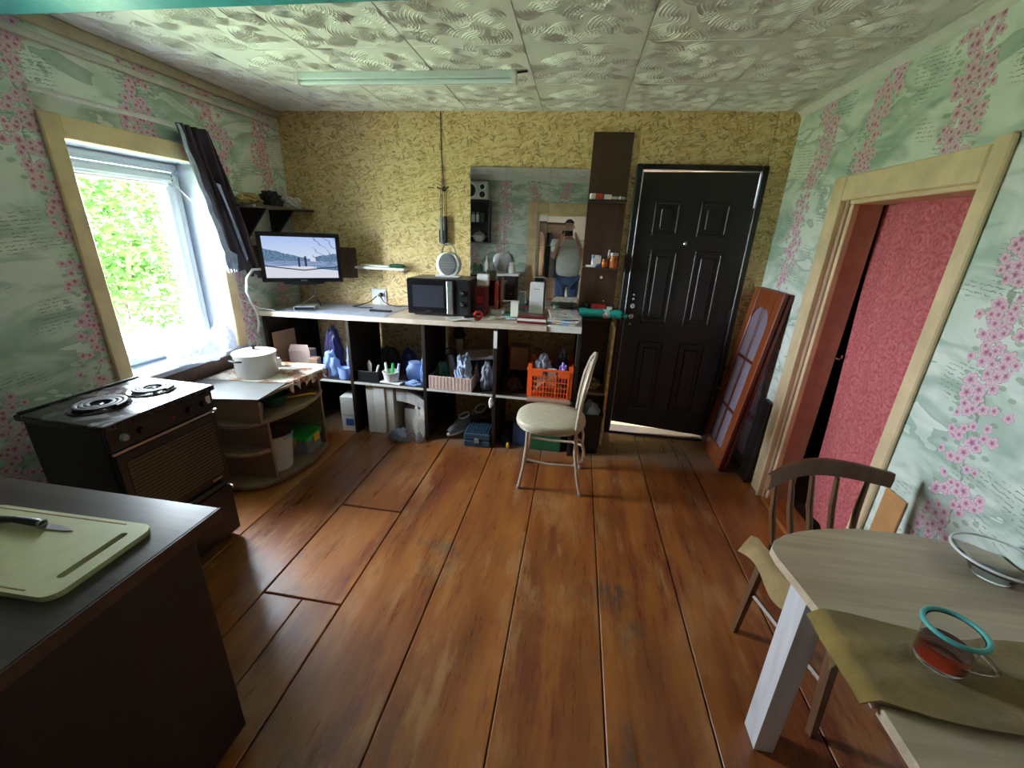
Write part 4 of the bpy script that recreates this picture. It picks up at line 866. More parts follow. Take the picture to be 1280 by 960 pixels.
t = thing('yellow_brush', 'yellow handled brush lying on the middle shelf of the stand', 'brush', (.575, -.955, .475), .6); obj('handle', B().tube([(-.09, 0, 0), (-.02, 0, .004), (.06, 0, .010), (.10, 0, .004)], [.006, .008, .007, .009], 8), MT['yellow'], t, True); obj('head', B().box(-.13, -.085, -.014, .014, -.009, .012, bev=.003), MT['tan'], t)
# near the corner behind the pot
zc = .444
one('brown_box_flap', 'brown cardboard sheet standing in the corner behind the pot', 'cardboard', B().box(-.004, .004, -.10, .10, 0, .34, bev=.001), MT['card'], (.105, -.42, zc), -.25)
t = thing('open_carton', 'pinkish white open carton standing in the corner compartment', 'box', (.235, -.40, zc), .15); obj('body', B().box(-.085, .085, -.055, .055, 0, .19, bev=.002), MT['cardpale'], t); obj('flap', B().prism([(-.085, 0), (.085, 0), (.065, .05), (-.065, .05)], -.002, .002, 'y', mat=T4((0, -.055, .19)) @ RX(-.25)), MT['cardpale'], t)
one('white_jar', 'small white jar beside the enamel pot', 'jar', B().lathe([(0, 0), (.026, 0), (.028, .045), (.020, .055), (.020, .062), (0, .062)], 18), MT['white'], (.34, -.83, .6290), smooth=True)
carton('tan_box', 'small tan box beside the blue bags in the corner compartment', .378, -.465, zc, .07, .07, .15, MT['card'], .2)

# ---------------------------------------------------------------- contents of the open shelving
def bag(label, x, y, z, dims, seed, mat, amp=.32, top=.2, sub=4, name='plastic_bag', cat='bag'):
    return one(name, label, cat, B().blob((0, 0, 0), dims, seed, amp, 2.2, sub, True, .08, top), MT[mat], (x, y, z), smooth=True)
bag('dark violet plastic bag at the back of the first upper compartment', .415, -.25, zc, (.070, .065, .20), 31, 'bagdark', .35, .3)
bag('blue plastic bag with tied handles in the first upper compartment', .490, -.43, zc, (.062, .060, .115), 37, 'bagblue')
bag('tall pale blue plastic bag against the first divider', .640, -.345, zc, (.046, .060, .20), 41, 'bagblue', .3, .2)
t = thing('blue_tub', 'pale blue plastic tub among bags in the first upper compartment', 'tub', (.630, -.482, zc)); obj('tub', B().lathe([(0, 0), (.040, 0), (.050, .09), (.054, .094), (.050, .095), (.045, .01), (0, .008)], 24, sx=.95, sy=.7), MT['bagblue'], t, True)
t = thing('seedling_plant', 'small green leafy seedling growing behind the blue bags', 'plant', (.570, -.17, zc)); obj('pot', B().lathe([(0, 0), (.04, 0), (.05, .10), (.045, .10), (0, .09)], 18), MT['card'], t, True)
b = B(); rg = random.Random(4)
for k in range(46):
    a = rg.uniform(0, 6.28); L = rg.uniform(.04, .085); d = Vector((cos(a), sin(a), rg.uniform(.1, .9))); c = Vector((0, 0, .11+.10*rg.random())); s = Vector((-sin(a), cos(a), 0)); b.bm.faces.new([b.bm.verts.new(c+q) for q in (Vector((0, 0, 0)), d*L*.5+s*L*.28, d*L, d*L*.5-s*L*.28)])
obj('foliage', b, MT['leaf'], t)
# second compartment, upper
t = thing('dark_tray', 'dark tray of odds and ends in the second upper compartment', 'tray', (.835, -.44, zc)); obj('tray', B().frame(-.085, .085, -.06, .06, .006, 0, .085, 'z').box(-.085, .085, -.06, .06, 0, .006), MT['black'], t)
one('trowel', 'little metal trowel sticking out of the dark tray', 'trowel', B().prism([(0, .06), (-.018, .03), (-.014, -.03), (0, -.09), (.014, -.03), (.018, .03)], -.003, .003, 'y', mat=T4((.825, -.44, zc+.10))), MT['conduit'])
one('wooden_stick', 'pale stick leaning out of the dark tray', 'stick', B().tube([(.86, -.43, zc+.02), (.905, -.45, zc+.125)], .008, 6), MT['paper'], smooth=True)
bag('black crumpled bag at the back of the second upper compartment', .865, -.17, zc, (.080, .075, .12), 43, 'dkrag')
bag('dull purple bag behind the white tub in the second compartment', 1.035, -.16, zc, (.055, .065, .115), 47, 'bagdark')
t = thing('white_tub', 'white plastic tub holding small tools in the second upper compartment', 'tub', (1.01, -.46, zc+.014)); obj('tub', B().lathe([(0, 0), (.052, 0), (.064, .072), (.068, .076), (.062, .077), (.05, .008), (0, .006)], 26), MT['white'], t, True)
for k, (dx, mm, lab) in enumerate(((-.03, 'paper', 'pale brush standing in the white tub'), (.005, 'green', 'green handled tool standing in the white tub'), (.035, 'fabricblue', 'pale blue handled tool standing in the white tub'))):
    one('tub_tool', lab, 'tool', B().tube([(1.01+dx, -.45, zc+.03), (1.01+dx*1.5, -.445, zc+.10), (1.01+dx*1.7, -.44, zc+.15)], [.010, .012, .009], 8), MT[mm], smooth=True)
one('folded_paper', 'folded white paper lying under the white tub', 'paper', B().box(-.085, .09, -.05, .05, 0, .012, bev=.003), MT['news'], (1.02, -.462, zc+.001), -.12)
one('glass_jar', 'blue wrapped jar at the end of the second upper compartment', 'jar', B().lathe([(0, 0), (.055, 0), (.066, .03), (.066, .085), (.045, .12), (.045, .14), (0, .142)], 24), MT['bagblue'], (1.150, -.33, zc), smooth=True)
bag('pale blue crumpled wrapper leaning on the second divider', 1.250, -.375, zc, (.027, .050, .12), 53, 'bagblue', .4)
bag('flat crinkled blue wrapper lying at the shelf edge', 1.198, -.485, zc, (.058, .028, .024), 59, 'bagblue', .4)
# third compartment, upper
t = thing('cardboard_box', 'pale corrugated cardboard box of rags in the third upper compartment', 'box', (1.50, -.42, zc)); 
obj('walls', B().frame(-.165, .165, -.10, .10, .006, .004, .105, 'z').box(-.165, .165, -.10, .10, 0, .006), MT['cardpale'], t); obj('torn_flap', B().prism([(0, 0), (.07, .01), (.03, .16), (-.005, .13)], -.002, .002, 'y', mat=T4((.160, .03, .02)) @ RZ(1.2)), MT['card'], t)
for k in range(12): obj('corrugation', B().box(-.155+k*.027, -.151+k*.027, -.1015, -.0995, .008, .10), MT['card'], t)
bag('pale blue crumpled rag on top of the corrugated cardboard box', 1.578, -.42, zc+.007, (.062, .062, .130), 61, 'fabricblue', .5, .1, 5, 'rag', 'rag'); bag('dark green rag in the corner of the corrugated box', 1.405, -.405, zc+.007, (.046, .060, .100), 67, 'dkgreen', .4, .1, 4, 'rag', 'rag')
t = thing('old_kettle', 'dull dark metal kettle behind the corrugated box', 'kettle', (1.415, -.22, zc)); obj('body', B().lathe([(0, 0), (.075, 0), (.08, .02), (.07, .12), (.045, .16), (.045, .20), (0, .205)], 24), MT['steel'], t, True); obj('handle', B().tube([(-.045, 0, .17), (-.05, 0, .23), (0, 0, .25), (.05, 0, .23), (.045, 0, .17)], .006, 6), MT['black'], t, True)
t = thing('tin_can', 'tall pale can with dark brush heads at the back of the third compartment', 'can', (1.455, -.10, zc+.14)); obj('can', B().lathe([(0, 0), (.032, 0), (.032, .17), (.029, .17), (.029, .01), (0, .01)], 20), MT['conduit'], t, True); obj('brush_tuft', B().blob((0, 0, .16), (.045, .04, .06), 3, .4, 2, 3), MT['dkrag'], t, True)
carton('tan_carton', 'tan carton holding up the can at the back of the third compartment', 1.47, -.10, zc, .15, .09, .138, MT['card'])
one('appliance_cover', 'white appliance cover lying aslant on rags in the third compartment', 'panel', B().box(-.13, .13, -.07, .07, 0, .022, bev=.004), MT['white'], (1.655, -.24, zc+.205), rot=(.25, -.10, .1))
bag('dark navy bundle under the white appliance cover', 1.655, -.23, zc, (.075, .075, .118), 71, 'navy', .3, 0, 4, 'bundle', 'bundle'); bag('greyish plastic bag hanging beside the third divider', 1.763, -.42, zc, (.044, .055, .12), 73, 'baggrey', .35); bag('blue and white rag stuffed by the third divider', 1.797, -.300, zc+.003, (.020, .042, .115), 79, 'fabricblue', .4, 0, 4, 'rag', 'rag')
one('red_tin', 'dark red tin at the back beside the third divider', 'tin', B().box(-.035, .035, -.03, .03, 0, .26, bev=.004), MT['dkred'], (1.775, -.11, zc))
# fourth compartment, upper
carton('brown_carton', 'brown cardboard carton at the back of the fourth upper compartment', 1.975, -.13, zc+.10, .15, .14, .19, MT['card']); one('wood_block', 'dark wood block under the brown carton', 'block', B().box(-.075, .075, -.06, .06, 0, .099, bev=.002), MT['dkbrown'], (1.975, -.12, zc))
bag('black crumpled bag on the fourth shelf beside the orange crate', 1.945, -.36, zc, (.075, .08, .06), 83, 'dkrag', .35)
one('crate_board', 'orange brown plank under the orange crate jutting from the shelf', 'plank', B().box(-.155, .155, -.12, .12, 0, .020, bev=.002), MT['card'], (2.247, -.475, zc+.001))
t = thing('orange_crate', 'orange plastic crate with open grid sides standing on the fourth shelf', 'crate', (2.244, -.42, zc+.022)); cw, cd, chh = .158, .125, .215
obj('floor_grid', B().box(-cw, cw, -cd, cd, 0, .008, bev=.002), MT['orange'], t)
for y in (-cd, cd):
    b = B()
    for i in range(13):
        x = -cw+.028+(2*cw-.056)*i/12; b.box(x-(.0045 if i % 4 == 0 else .0022), x+(.0045 if i % 4 == 0 else .0022), y-.004, y+.004, .006, chh-.035 if not 5 <= i <= 7 else chh-.07)
    for k in range(5): b.box(-cw+.02, cw-.02, y-.005, y+.005, .004+k*.038, .009+k*.038)
    b.box(-cw, cw, y-.007, y+.007, chh-.016, chh, bev=.002); b.box(-cw+.02, -.055, y-.006, y+.006, chh-.05, chh-.014); b.box(.055, cw-.02, y-.006, y+.006, chh-.05, chh-.014)
    obj('grid_side', b, MT['orange'], t)
for x in (-cw, cw):
    b = B()
    for i in range(8): y = -cd+.03+(2*cd-.06)*i/7; b.box(x-.004, x+.004, y-.003, y+.003, .006, chh-.01)
    for k in range(5): b.box(x-.005, x+.005, -cd+.02, cd-.02, .004+k*.038, .010+k*.038)
    b.box(x-.007, x+.007, -cd, cd, chh-.016, chh, bev=.002); obj('grid_side', b, MT['orange'], t)
for sx in (-1, 1):
    for sy in (-1, 1): obj('corner_post', B().prism([(sx*cw, sy*cd), (sx*(cw-.028), sy*cd), (sx*(cw-.028), sy*(cd-.006)), (sx*(cw-.006), sy*(cd-.006)), (sx*(cw-.006), sy*(cd-.028)), (sx*cw, sy*(cd-.028))], .0, chh+.035, 'z'), MT['orange'], t)
zcr = zc+.033
bag('tan paper bundle inside the orange crate', 2.244, -.42, zcr-.003, (.112, .085, .070), 89, 'card', .3, 0, 4, 'paper_bundle', 'bundle'); bag('grey violet cap heaped on top of the orange crate', 2.180, -.41, zcr+.105, (.058, .062, .100), 97, 'baggrey', .35, .1, 4, 'cap', 'cap'); bag('purple plastic bag on top of the orange crate', 2.335, -.465, zcr+.085, (.040, .040, .085), 101, 'purple', .35)
bag('black bag behind the purple one in the orange crate', 2.318, -.352, zcr+.085, (.045, .036, .125), 103, 'dkrag', .35); carton('white_card', 'small white card box at the crate rim', 2.255, -.520, zcr+.075, .06, .015, .130, MT['white'], .1)
# lower compartments
t = thing('tall_white_carton', 'tall white carton with blue print in the first lower compartment', 'box', (.635, -.44, .001), .05); obj('body', B().box(-.055, .055, -.07, .07, 0, .30, bev=.003), MT['white'], t); obj('print_patch', B().box(-.02, .045, -.0715, -.070, .05, .11), MT['blue'], t); obj('print_patch', B().box(-.045, .045, -.0715, -.07, .14, .144), MT['grey'], t)
t = thing('computer_case', 'old beige grey computer case in the second lower compartment', 'computer', (.915, -.33, .001), 0); obj('case', B().box(-.115, .115, -.16, .17, 0, .41, bev=.004), MT['conduit'], t); obj('front_cover', B().box(-.045, .045, -.170, -.16, .005, .405, bev=.004), MT['whitepaint'], t)
for k in range(9):
    one('newspaper', ('bottom', 'second', 'third', 'fourth', 'fifth', 'sixth', 'seventh', 'eighth', 'top')[k]+' folded newspaper'+('' if k in (0, 8) else ' from the bottom')+' of the sagging pile beside the computer case', 'newspaper', B().grid(lambda u, v, k=k: Vector(((u-.5)*.235, (v-.5)*.20, -.06*u*u*(1+.05*k)+.004*sin(v*9))), 10, 6, .0075), MT['news'], (1.165, -.38+.0015*sin(k*2), .305+k*.0118), group='newspapers piled in the second lower compartment')
t = thing('white_carton', 'white carton with small blue mark under the newspapers', 'box', (1.155, -.34, .001), .05); obj('body', B().box(-.07, .095, -.09, .09, 0, .215, bev=.003), MT['white'], t); obj('print_mark', B().box(.02, .045, -.0912, -.09, .09, .13), MT['blue'], t)
one('brown_paper', 'brown crumpled paper sliding down beside the white carton', 'paper', B().grid(lambda u, v: Vector((1.20+.07*u+.02*sin(v*7), -.487-.022*v, .255-.225*v+.02*sin(u*9+v*4))), 8, 12, .003), MT['paper'], smooth=True)
bag('grey clear plastic bag lying on the floor before the white carton', 1.105, -.565, .001, (.085, .050, .060), 107, 'baggrey', .3)
bag('small clear wrapper on the floor by the second divider', 1.258, -.565, .001, (.024, .032, .050), 109, 'bagwhite', .3)
t = thing('sneaker', 'grey white sneaker with its toe towards the room in the third lower compartment', 'shoe', (1.52, -.36, .03), -.5, 'sneakers in the lower compartment'); 
def sneaker(t):
    obj('sole', B().prism([(.045*cos(a)*(1+.12*sin(a)), .13*sin(a)) for a in np.linspace(0, 2*pi, 20, endpoint=False)], 0, .022, 'z', bev=.006), MT['white'], t, True)
    obj('upper', B().rings([[(.042*s*cos(a), y, .02+hh*max(0, sin(a))) for a in np.linspace(-.2, pi+.2, 12)] for y, s, hh in ((-.125, .5, .03), (-.09, .9, .05), (-.02, 1, .075), (.04, .95, .10), (.10, .85, .11), (.125, .5, .10))], False, False), MT['grey'], t, True)
    obj('laces', B().tube([(-.02, -.06, .074), (.02, -.045, .082), (-.02, -.03, .088), (.02, -.015, .094), (-.02, 0, .10)], .003, 5), MT['white'], t, True)
    obj('collar', B().tube([(.034*cos(a), .065+.05*sin(a), .118+.008*sin(a)) for a in np.linspace(0, 2*pi, 17)], .007, 6, closed=True), MT['white'], t, True)
sneaker(t)
t = thing('sneaker', 'grey white sneaker lying tilted against the other one', 'shoe', (1.615, -.150, .085), rot=(.5, .7, -.9), group='sneakers in the lower compartment'); sneaker(t)
t = thing('tool_case', 'dark blue grey ribbed tool case on the floor in the third compartment', 'tool case', (1.715, -.47, .001), .04); obj('base', B().box(-.105, .10, -.075, .13, 0, .052, bev=.006), MT['navy'], t); ld = obj('lid', B().box(-.105, .10, -.075, .13, .056, .112, bev=.008), MT['navy'], t)
for k in range(9): obj('rib', B().box(-.092+k*.021, -.082+k*.021, -.06, .12, .112, .117), MT['navy'], ld)
obj('latch', B().box(-.02, .015, -.082, -.074, .035, .075, bev=.002), MT['grey'], t)
one('yellow_scrap', 'little yellow peel scrap on the floor by the third divider', 'scrap', B().blob((0, 0, 0), (.014, .018, .03), 2, .3, 2, 2), MT['yellow'], (1.955, -.50, .001), smooth=True); bag('dark rag on the floor of the fourth lower compartment', 1.912, -.40, .001, (.040, .055, .05), 113, 'dkrag', .35, 0, 4, 'rag', 'rag')
t = thing('blue_canister', 'blue plastic canister in the fourth lower compartment behind the chair', 'canister', (2.03, -.40, .001)); obj('body', B().box(-.05, .05, -.05, .05, 0, .20, bev=.012, seg=2), MT['blue'], t, True); obj('cap', B().lathe([(0, .20), (.02, .20), (.02, .225), (0, .225)], 14), MT['black'], t, True)
one('green_box', 'dark green box in the fourth lower compartment behind the chair', 'box', B().box(-.12, .12, -.10, .10, 0, .17, bev=.006), MT['dkgreen'], (2.24, -.38, .001))
t = thing('black_bin', 'black plastic bin standing at the foot of the tall shelf board', 'bin', (2.555, -.36, .001)); obj('bin', B().rings([rr for rr in ([(*p, z) for p in rbox(-s, s, -s, s, .02)] for s, z in ((.085, 0), (.098, .30), (.104, .31), (.104, .325), (.092, .325), (.08, .01)))]), MT['black'], t, True); obj('liner', B().blob((0, 0, .20), (.08, .08, .12), 7, .3, 2, 3), MT['baggrey'], t, True)
bag('brown speckled bundle on the lower shelf of the tall board', 2.565, -.17, .439, (.062, .06, .05), 127, 'cloth', .35, 0, 4, 'bundle', 'bundle')

# ---------------------------------------------------------------- metal tube chair
t = thing('metal_chair', 'champagne metal tube chair with beige padded seat before the shelving', 'chair', (2.285, -.85, 0), 0)
def seatpoly(sx=1, n=40):
    P = []
    for k in range(n):
        a = 2*pi*k/n; rx, ry = .225, .205*(1-.12*cos(a)*.5); c, s = cos(a), sin(a)
        P.append((sx*rx*math.copysign(abs(c)**.8, c), sx*ry*math.copysign(abs(s)**.8, s)))
    return P
b = B(); b.rings([[(x*s, y*s, z) for x, y in seatpoly()] for s, z in ((.90, .425), (.985, .432), (1, .448), (.985, .464), (.93, .474), (.6, .480), (.2, .482))]); obj('seat', b, MT['beige'], t, True)
obj('seat_ring', B().tube([(x*.90, y*.90, .420) for x, y in seatpoly(1, 24)] + [(seatpoly(1, 24)[0][0]*.9, 0, .420)], .010, 8, closed=True), MT['champagne'], t, True)
for s in (-1, 1): obj('leg', B().tube([(-.135, s*.145, .42), (-.137, s*.150, .30), (-.150, s*.160, .15), (-.175, s*.168, .0)], .0115, 10), MT['champagne'], t, True)
for s in (-1, 1): obj('leg', B().tube([(.165, s*.160, .47), (.170, s*.162, .30), (.195, s*.165, .14), (.228, s*.168, 0)], .0115, 10), MT['champagne'], t, True)
b = B(); arch = [(.165, -.160, .45), (.175, -.158, .60), (.195, -.140, .74), (.222, -.095, .85), (.240, -.045, .895), (.244, 0, .905), (.240, .045, .895), (.222, .095, .85), (.195, .140, .74), (.175, .158, .60), (.165, .160, .45)]
obj('back_frame', B().tube(arch, .0115, 10), MT['champagne'], t, True)
for s in (-1, 1): obj('inner_tube', B().tube([(.178, s*.10, .44), (.185, s*.062, .60), (.200, s*.052, .72), (.225, s*.075, .83)], .009, 8), MT['champagne'], t, True)
obj('back_pad', B().grid(lambda u, v: Vector((.198+.042*v+.006*sin(u*pi), (u-.5)*(.075+.085*sin(v*pi*.9)), .60+.26*v)), 8, 10, .014), MT['beige'], t, True)
obj('stretcher', B().tube([(-.143, -.155, .215), (.0, -.165, .20), (.16, -.165, .205), (.225, -.11, .215), (.235, 0, .22), (.225, .11, .215), (.16, .165, .205), (0, .165, .20), (-.143, .155, .215)], .009, 8), MT['champagne'], t, True)
for s in (-1, 1): obj('back_hoop', B().tube([(.168, s*.155, .40), (.205, s*.13, .37), (.225, s*.10, .30), (.225, s*.10, .23)], .008, 8), MT['champagne'], t, True)
for k, (x, y) in enumerate(((-.175, -.168), (-.175, .168), (.228, -.168), (.228, .168))): obj('foot_cap', B().lathe([(0, 0), (.014, 0), (.014, .018), (0, .02)], 10, (x, y, .0005)), MT['grey'], t, True)

# ---------------------------------------------------------------- wooden chair behind the table
fx, fy = Vector((.94, .235, 0)).normalized(), Vector((.27, -.96, 0)).normalized()
t = thing('wooden_chair', 'old brown wooden spindle back chair pushed under the table end', 'chair', (3.175, -1.875, 0), atan2(.235, .94))
# local: x across the back, -y towards the front
obj('leg', B().tube([(0, 0, 0), (.02, -.02, .41)], [.015, .019], 4), MT['chairwood'], t); obj('leg', B().tube([(.40, 0, 0), (.38, -.02, .41)], [.015, .019], 4), MT['chairwood'], t)
obj('leg', B().tube([(.03, -.395, 0), (.025, -.365, .41)], [.016, .022], 4), MT['chairwood'], t); obj('leg', B().tube([(.40, -.395, 0), (.375, -.365, .41)], [.016, .022], 4), MT['chairwood'], t)
obj('seat', B().prism(rbox(-.015, .415, -.41, .02, .05), .405, .430, 'z', bev=.006), MT['chairwood'], t, True)
for a, c in (((.025, -.36, .36), (.375, -.36, .36)), ((.02, -.02, .22), (.025, -.37, .22)), ((.38, -.02, .22), (.375, -.37, .22))): obj('rail', B().tube([a, c], .012, 6), MT['chairwood'], t, True)
def railp(u): return Vector((-.05+.50*u, .015+.075*sin(u*pi)-.02, .755+.014*sin(u*pi)))
b = B(); b.rings([[railp(u)+Vector(q) for q in ((0, -.011, -.034), (0, .011, -.034), (0, .013, 0), (0, .009, .026+.006*sin(u*pi)), (0, -.009, .026+.006*sin(u*pi)), (0, -.013, 0))] for u in np.linspace(0, 1, 16)]); obj('top_rail', b, MT['chairwood'], t, True)
for k in range(5):
    u = .12+.19*k; p = railp(u); obj('spindle', B().tube([(.045+.080*k, -.02, .425), (p.x*.6+.4*(.045+.08*k), p.y*.6, .60), (p.x, p.y, .725)], [.010, .012, .009], 8), MT['chairwood'], t, True)
def seatcloth(u, v):
    x = -.050+.30*u+.01*sin(v*9); k_ = min(1, max(0, (x+.012)/.034)); y0 = .035-.078*k_*k_*(3-2*k_); y = y0-(y0+.425)*v
    z = .446+.009*sin(u*7+v*3)*cos(v*8)
    if x < -.012: z -= (-.012-x)*1.3
    if y < -.405: z -= (-.405-y)*1.6
    if y > .01 : z += .03*sin(u*6)
    return Vector((x, y, z))
one('seat_cloth', 'crumpled olive tan cloth draped over the wooden chair seat', 'cloth', B().grid(seatcloth, 24, 32, .008).xf(RZ(atan2(.235, .94))), MT['cloth'], (3.175, -1.875, 0), smooth=True)

# ---------------------------------------------------------------- dining table
t = thing('dining_table', 'grey oak dining table with rounded end beside the floral wall', 'table', (0, 0, 0)); TZ = .72
ED = [(px, py) for px, py in ((1030, 770), (1000, 731), (972, 697), (964, 684), (968, 675), (980, 669), (1000, 664), (1030, 661), (1070, 660.5), (1140, 668), (1215, 683))]
P = [(on(px, py, 'z', TZ).x, on(px, py, 'z', TZ).y) for px, py in ED]; P = [(3.035, -2.655)] + P + [(W-.012, P[-1][1]-.03), (W-.012, -2.655)]
obj('tabletop', B().prism(P[::-1], TZ-.026, TZ, 'z', bev=.003), MT['ashtop'], t)
obj('leaf', B().box(3.040, W-.012, -3.05, -2.659, TZ-.030, TZ-.004, bev=.003), MT['ashtop'], t)
def tleg(x0, y0, x1, y1): obj('leg', B().rings([[(x+sx*.030, y+sy*.040, z) for sx, sy in ((-1, -1), (1, -1), (1, 1), (-1, 1))] for x, y, z in ((x1, y1, 0), (x0, y0, TZ-.027))]), MT['ashleg'], t)
tleg(3.075, -2.345, 3.115, -2.295); tleg(3.62, -2.25, 3.60, -2.25); tleg(3.09, -2.96, 3.11, -2.93); tleg(3.62, -2.96, 3.60, -2.93)
obj('apron', B().box(3.10, 3.60, -2.32, -2.30, TZ-.085, TZ-.027).box(3.10, 3.12, -2.94, -2.32, TZ-.085, TZ-.027).box(3.58, 3.60, -2.94, -2.32, TZ-.085, TZ-.027), MT['ashleg'], t)
def towel(u, v):
    x = 3.012+.68*u; y = -2.445-.218*v-.02*sin(u*3); z = TZ+.0045+.0022*(1+sin(u*17+v*6)*cos(v*11-u*5))
    if x < 3.034: z -= (3.034-x)*.9+.002
    return Vector((x, y+.006*sin(v*8+u*12), z))
one('olive_towel', 'worn olive terry towel spread across the dining table', 'towel', B().grid(towel, 50, 22, .004), MT['olive'], smooth=True)
t = thing('glass_mug', 'glass mug of red tea with turquoise lid ring on olive towel', 'mug', (3.222, -2.545, TZ+.0115)); mr_, mhh = .047, .092
obj('glass', B().lathe([(0, 0), (mr_*.86, 0), (mr_*.93, .006), (mr_, mhh), (mr_-.0028, mhh), (mr_*.93-.003, .010), (0, .009)], 40), MT['clear'], t, True)
g = G('red_tea'); MT['tea'] = g.set(col=(.75, .05, .02), rough=.05, trans=.75, ior=1.33); obj('tea', B().lathe([(0, .0095), (mr_*.93-.0035, .0105), (mr_-.0048, .050), (0, .050)], 36), MT['tea'], t, True)
g = G('turquoise_silicone'); MT['turqring'] = g.set(col=(.10, .45, .42), rough=.4); obj('lid_ring', B().tube([((mr_+.004)*cos(a), (mr_+.004)*sin(a), mhh+.003) for a in np.linspace(0, 2*pi, 41)], .0052, 10, closed=True), MT['turqring'], t, True)
obj('handle', B().tube([(mr_*.95+.030*sin(pi*k/12), 0, .070-.050*k/12) for k in range(13)], .005, 8).xf(RZ(-.75)), MT['clear'], t, True)
t = thing('glass_dish', 'clear glass dish with white rim standing by the floral wall', 'dish', (3.595, -2.215, TZ+.001)); obj('bowl', B().lathe([(0, 0), (.045, 0), (.060, .030), (.098, .058), (.100, .061), (.096, .062), (.056, .036), (.04, .006), (0, .005)], 44), MT['clear'], t, True); obj('rim', B().tube([(.099*cos(a), .099*sin(a), .062) for a in np.linspace(0, 2*pi, 45)], .0035, 8, closed=True), MT['white'], t, True)
t = thing('dark_cup', 'dark brown cup on the olive towel by the floral wall', 'cup', (3.452, -2.605, TZ+.0115)); obj('body', B().lathe([(0, 0), (.032, 0), (.038, .07), (.035, .07), (.029, .006), (0, .005)], 28), MT['dkbrown'], t, True); obj('handle', B().tube([(.036, 0, .058), (.058, 0, .05), (.055, 0, .025), (.034, 0, .018)], .005, 8), MT['dkbrown'], t, True)

# ---------------------------------------------------------------- what the mirror shows: rear of the room
t = thing('rear_counter', 'low kitchen counter along the rear papered wall', 'counter', (0, 0, 0)); obj('top', B().box(.02, 1.62, REAR+.005, -3.42, .885, .92, bev=.003), MT['whitepaint'], t); obj('body', B().box(.04, 1.58, REAR+.01, -3.45, .02, .885, bev=.003), MT['dkbrown'], t)
for x in (.05, .56, 1.07):
    d_ = obj('door', B().box(x+.005, x+.50, -3.45, -3.434, .10, .86, bev=.003), MT['dkbrown'], t); obj('knob', B().lathe([(0, .02), (.010, .018), (.006, 0)], 10, (x+.44, -3.434, .6), axis='y'), MT['nickel'], d_, True)
t = thing('rear_wall_shelf', 'dark open wall cabinet with speaker above the rear counter', 'cabinet', (0, 0, 0))
obj('side', B().box(.55, .57, REAR+.005, -3.64, 1.36, 1.99), MT['dkbrown'], t); obj('side', B().box(1.09, 1.11, REAR+.005, -3.64, 1.36, 1.99), MT['dkbrown'], t); obj('back', B().box(.57, 1.09, REAR+.005, REAR+.02, 1.36, 1.99), MT['dkbrown'], t)
for z in (1.36, 1.66, 1.99): obj('shelf', B().box(.55, 1.11, REAR+.005, -3.64, z, z+.02), MT['dkbrown'], t)
t = thing('loudspeaker', 'silver loudspeaker with three cones lying on the rear wall cabinet', 'speaker', (.86, -3.76, 2.011)); obj('box', B().box(-.22, .22, -.10, .10, 0, .26, bev=.008), MT['nickel'], t)
for x, z, r in ((.11-.18, .13, .105), (.13, .185, .045), (.13, .075, .055)):
    c_ = obj('cone_ring', B().tube([(x+r*cos(a), .102, z+r*sin(a)) for a in np.linspace(0, 2*pi, 29)], .010, 8, closed=True), MT['white'], t, True); obj('cone', B().lathe([(0, .085), (r*.35, .095), (r*.95, .1015)], 24, (x, 0, z), axis='y'), MT['black'], t, True)
t = thing('soup_tureen', 'white soup tureen with lid on the rear wall cabinet', 'tureen', (.935, -3.74, 1.381)); obj('bowl', B().lathe([(0, 0), (.06, 0), (.10, .05), (.105, .10), (.10, .105), (0, .10)], 28), MT['enamel'], t, True); ld = obj('lid', B().lathe([(.106, .106), (.07, .14), (.02, .155), (.015, .175), (0, .18)], 28), MT['enamel'], t, True)
for s in (-1, 1): obj('handle', B().tube([(s*.10, -.02, .08), (s*.135, 0, .09), (s*.10, .02, .08)], .008, 6), MT['enamel'], t, True)
for k, (mm, lab) in enumerate((('white', 'white jar on the upper shelf of the rear wall cabinet'), ('paper', 'cream jar on the upper shelf of the rear wall cabinet'), ('leaf', 'green packet on the upper shelf of the rear wall cabinet'))):
    if k == 2: carton('green_packet', lab, .99, -3.72, 1.681, .06, .05, .14, MT[mm])
    else: jar('spice_jar', lab, .84+.07*k, -3.72, 1.681, .028, .15, MT[mm], MT['grey'])
for k, (x, h, mm, lab) in enumerate(((.93, .17, 'leaf', 'green bottle on the rear counter'), (1.02, .15, 'dkgreen', 'dark green bottle on the rear counter'), (1.12, .26, 'white', 'tall white bottle on the rear counter'), (1.22, .16, 'grey', 'grey bottle on the rear counter'))):
    t = thing('bottle', lab, 'bottle', (x, -3.52, .921)); obj('body', B().lathe([(0, 0), (.035, 0), (.036, h*.6), (.015, h*.78), (.015, h*.9), (0, h*.9)], 18), MT[mm], t, True); obj('cap', B().lathe([(0, h*.9), (.017, h*.9), (.017, h), (0, h)], 12), MT['white'], t, True)
jar('cream_canister', 'cream canister at the end of the rear counter', 1.50, -3.52, .921, .055, .17, MT['paper'], MT['paper'])
one('grey_tray', 'round grey tray standing against the rear wall on the counter', 'tray', B().lathe([(0, 0), (.13, 0), (.15, .012), (.14, .014), (0, .006)], 30, axis='y'), MT['steel'], (1.32, REAR+.04, 1.075), smooth=True)
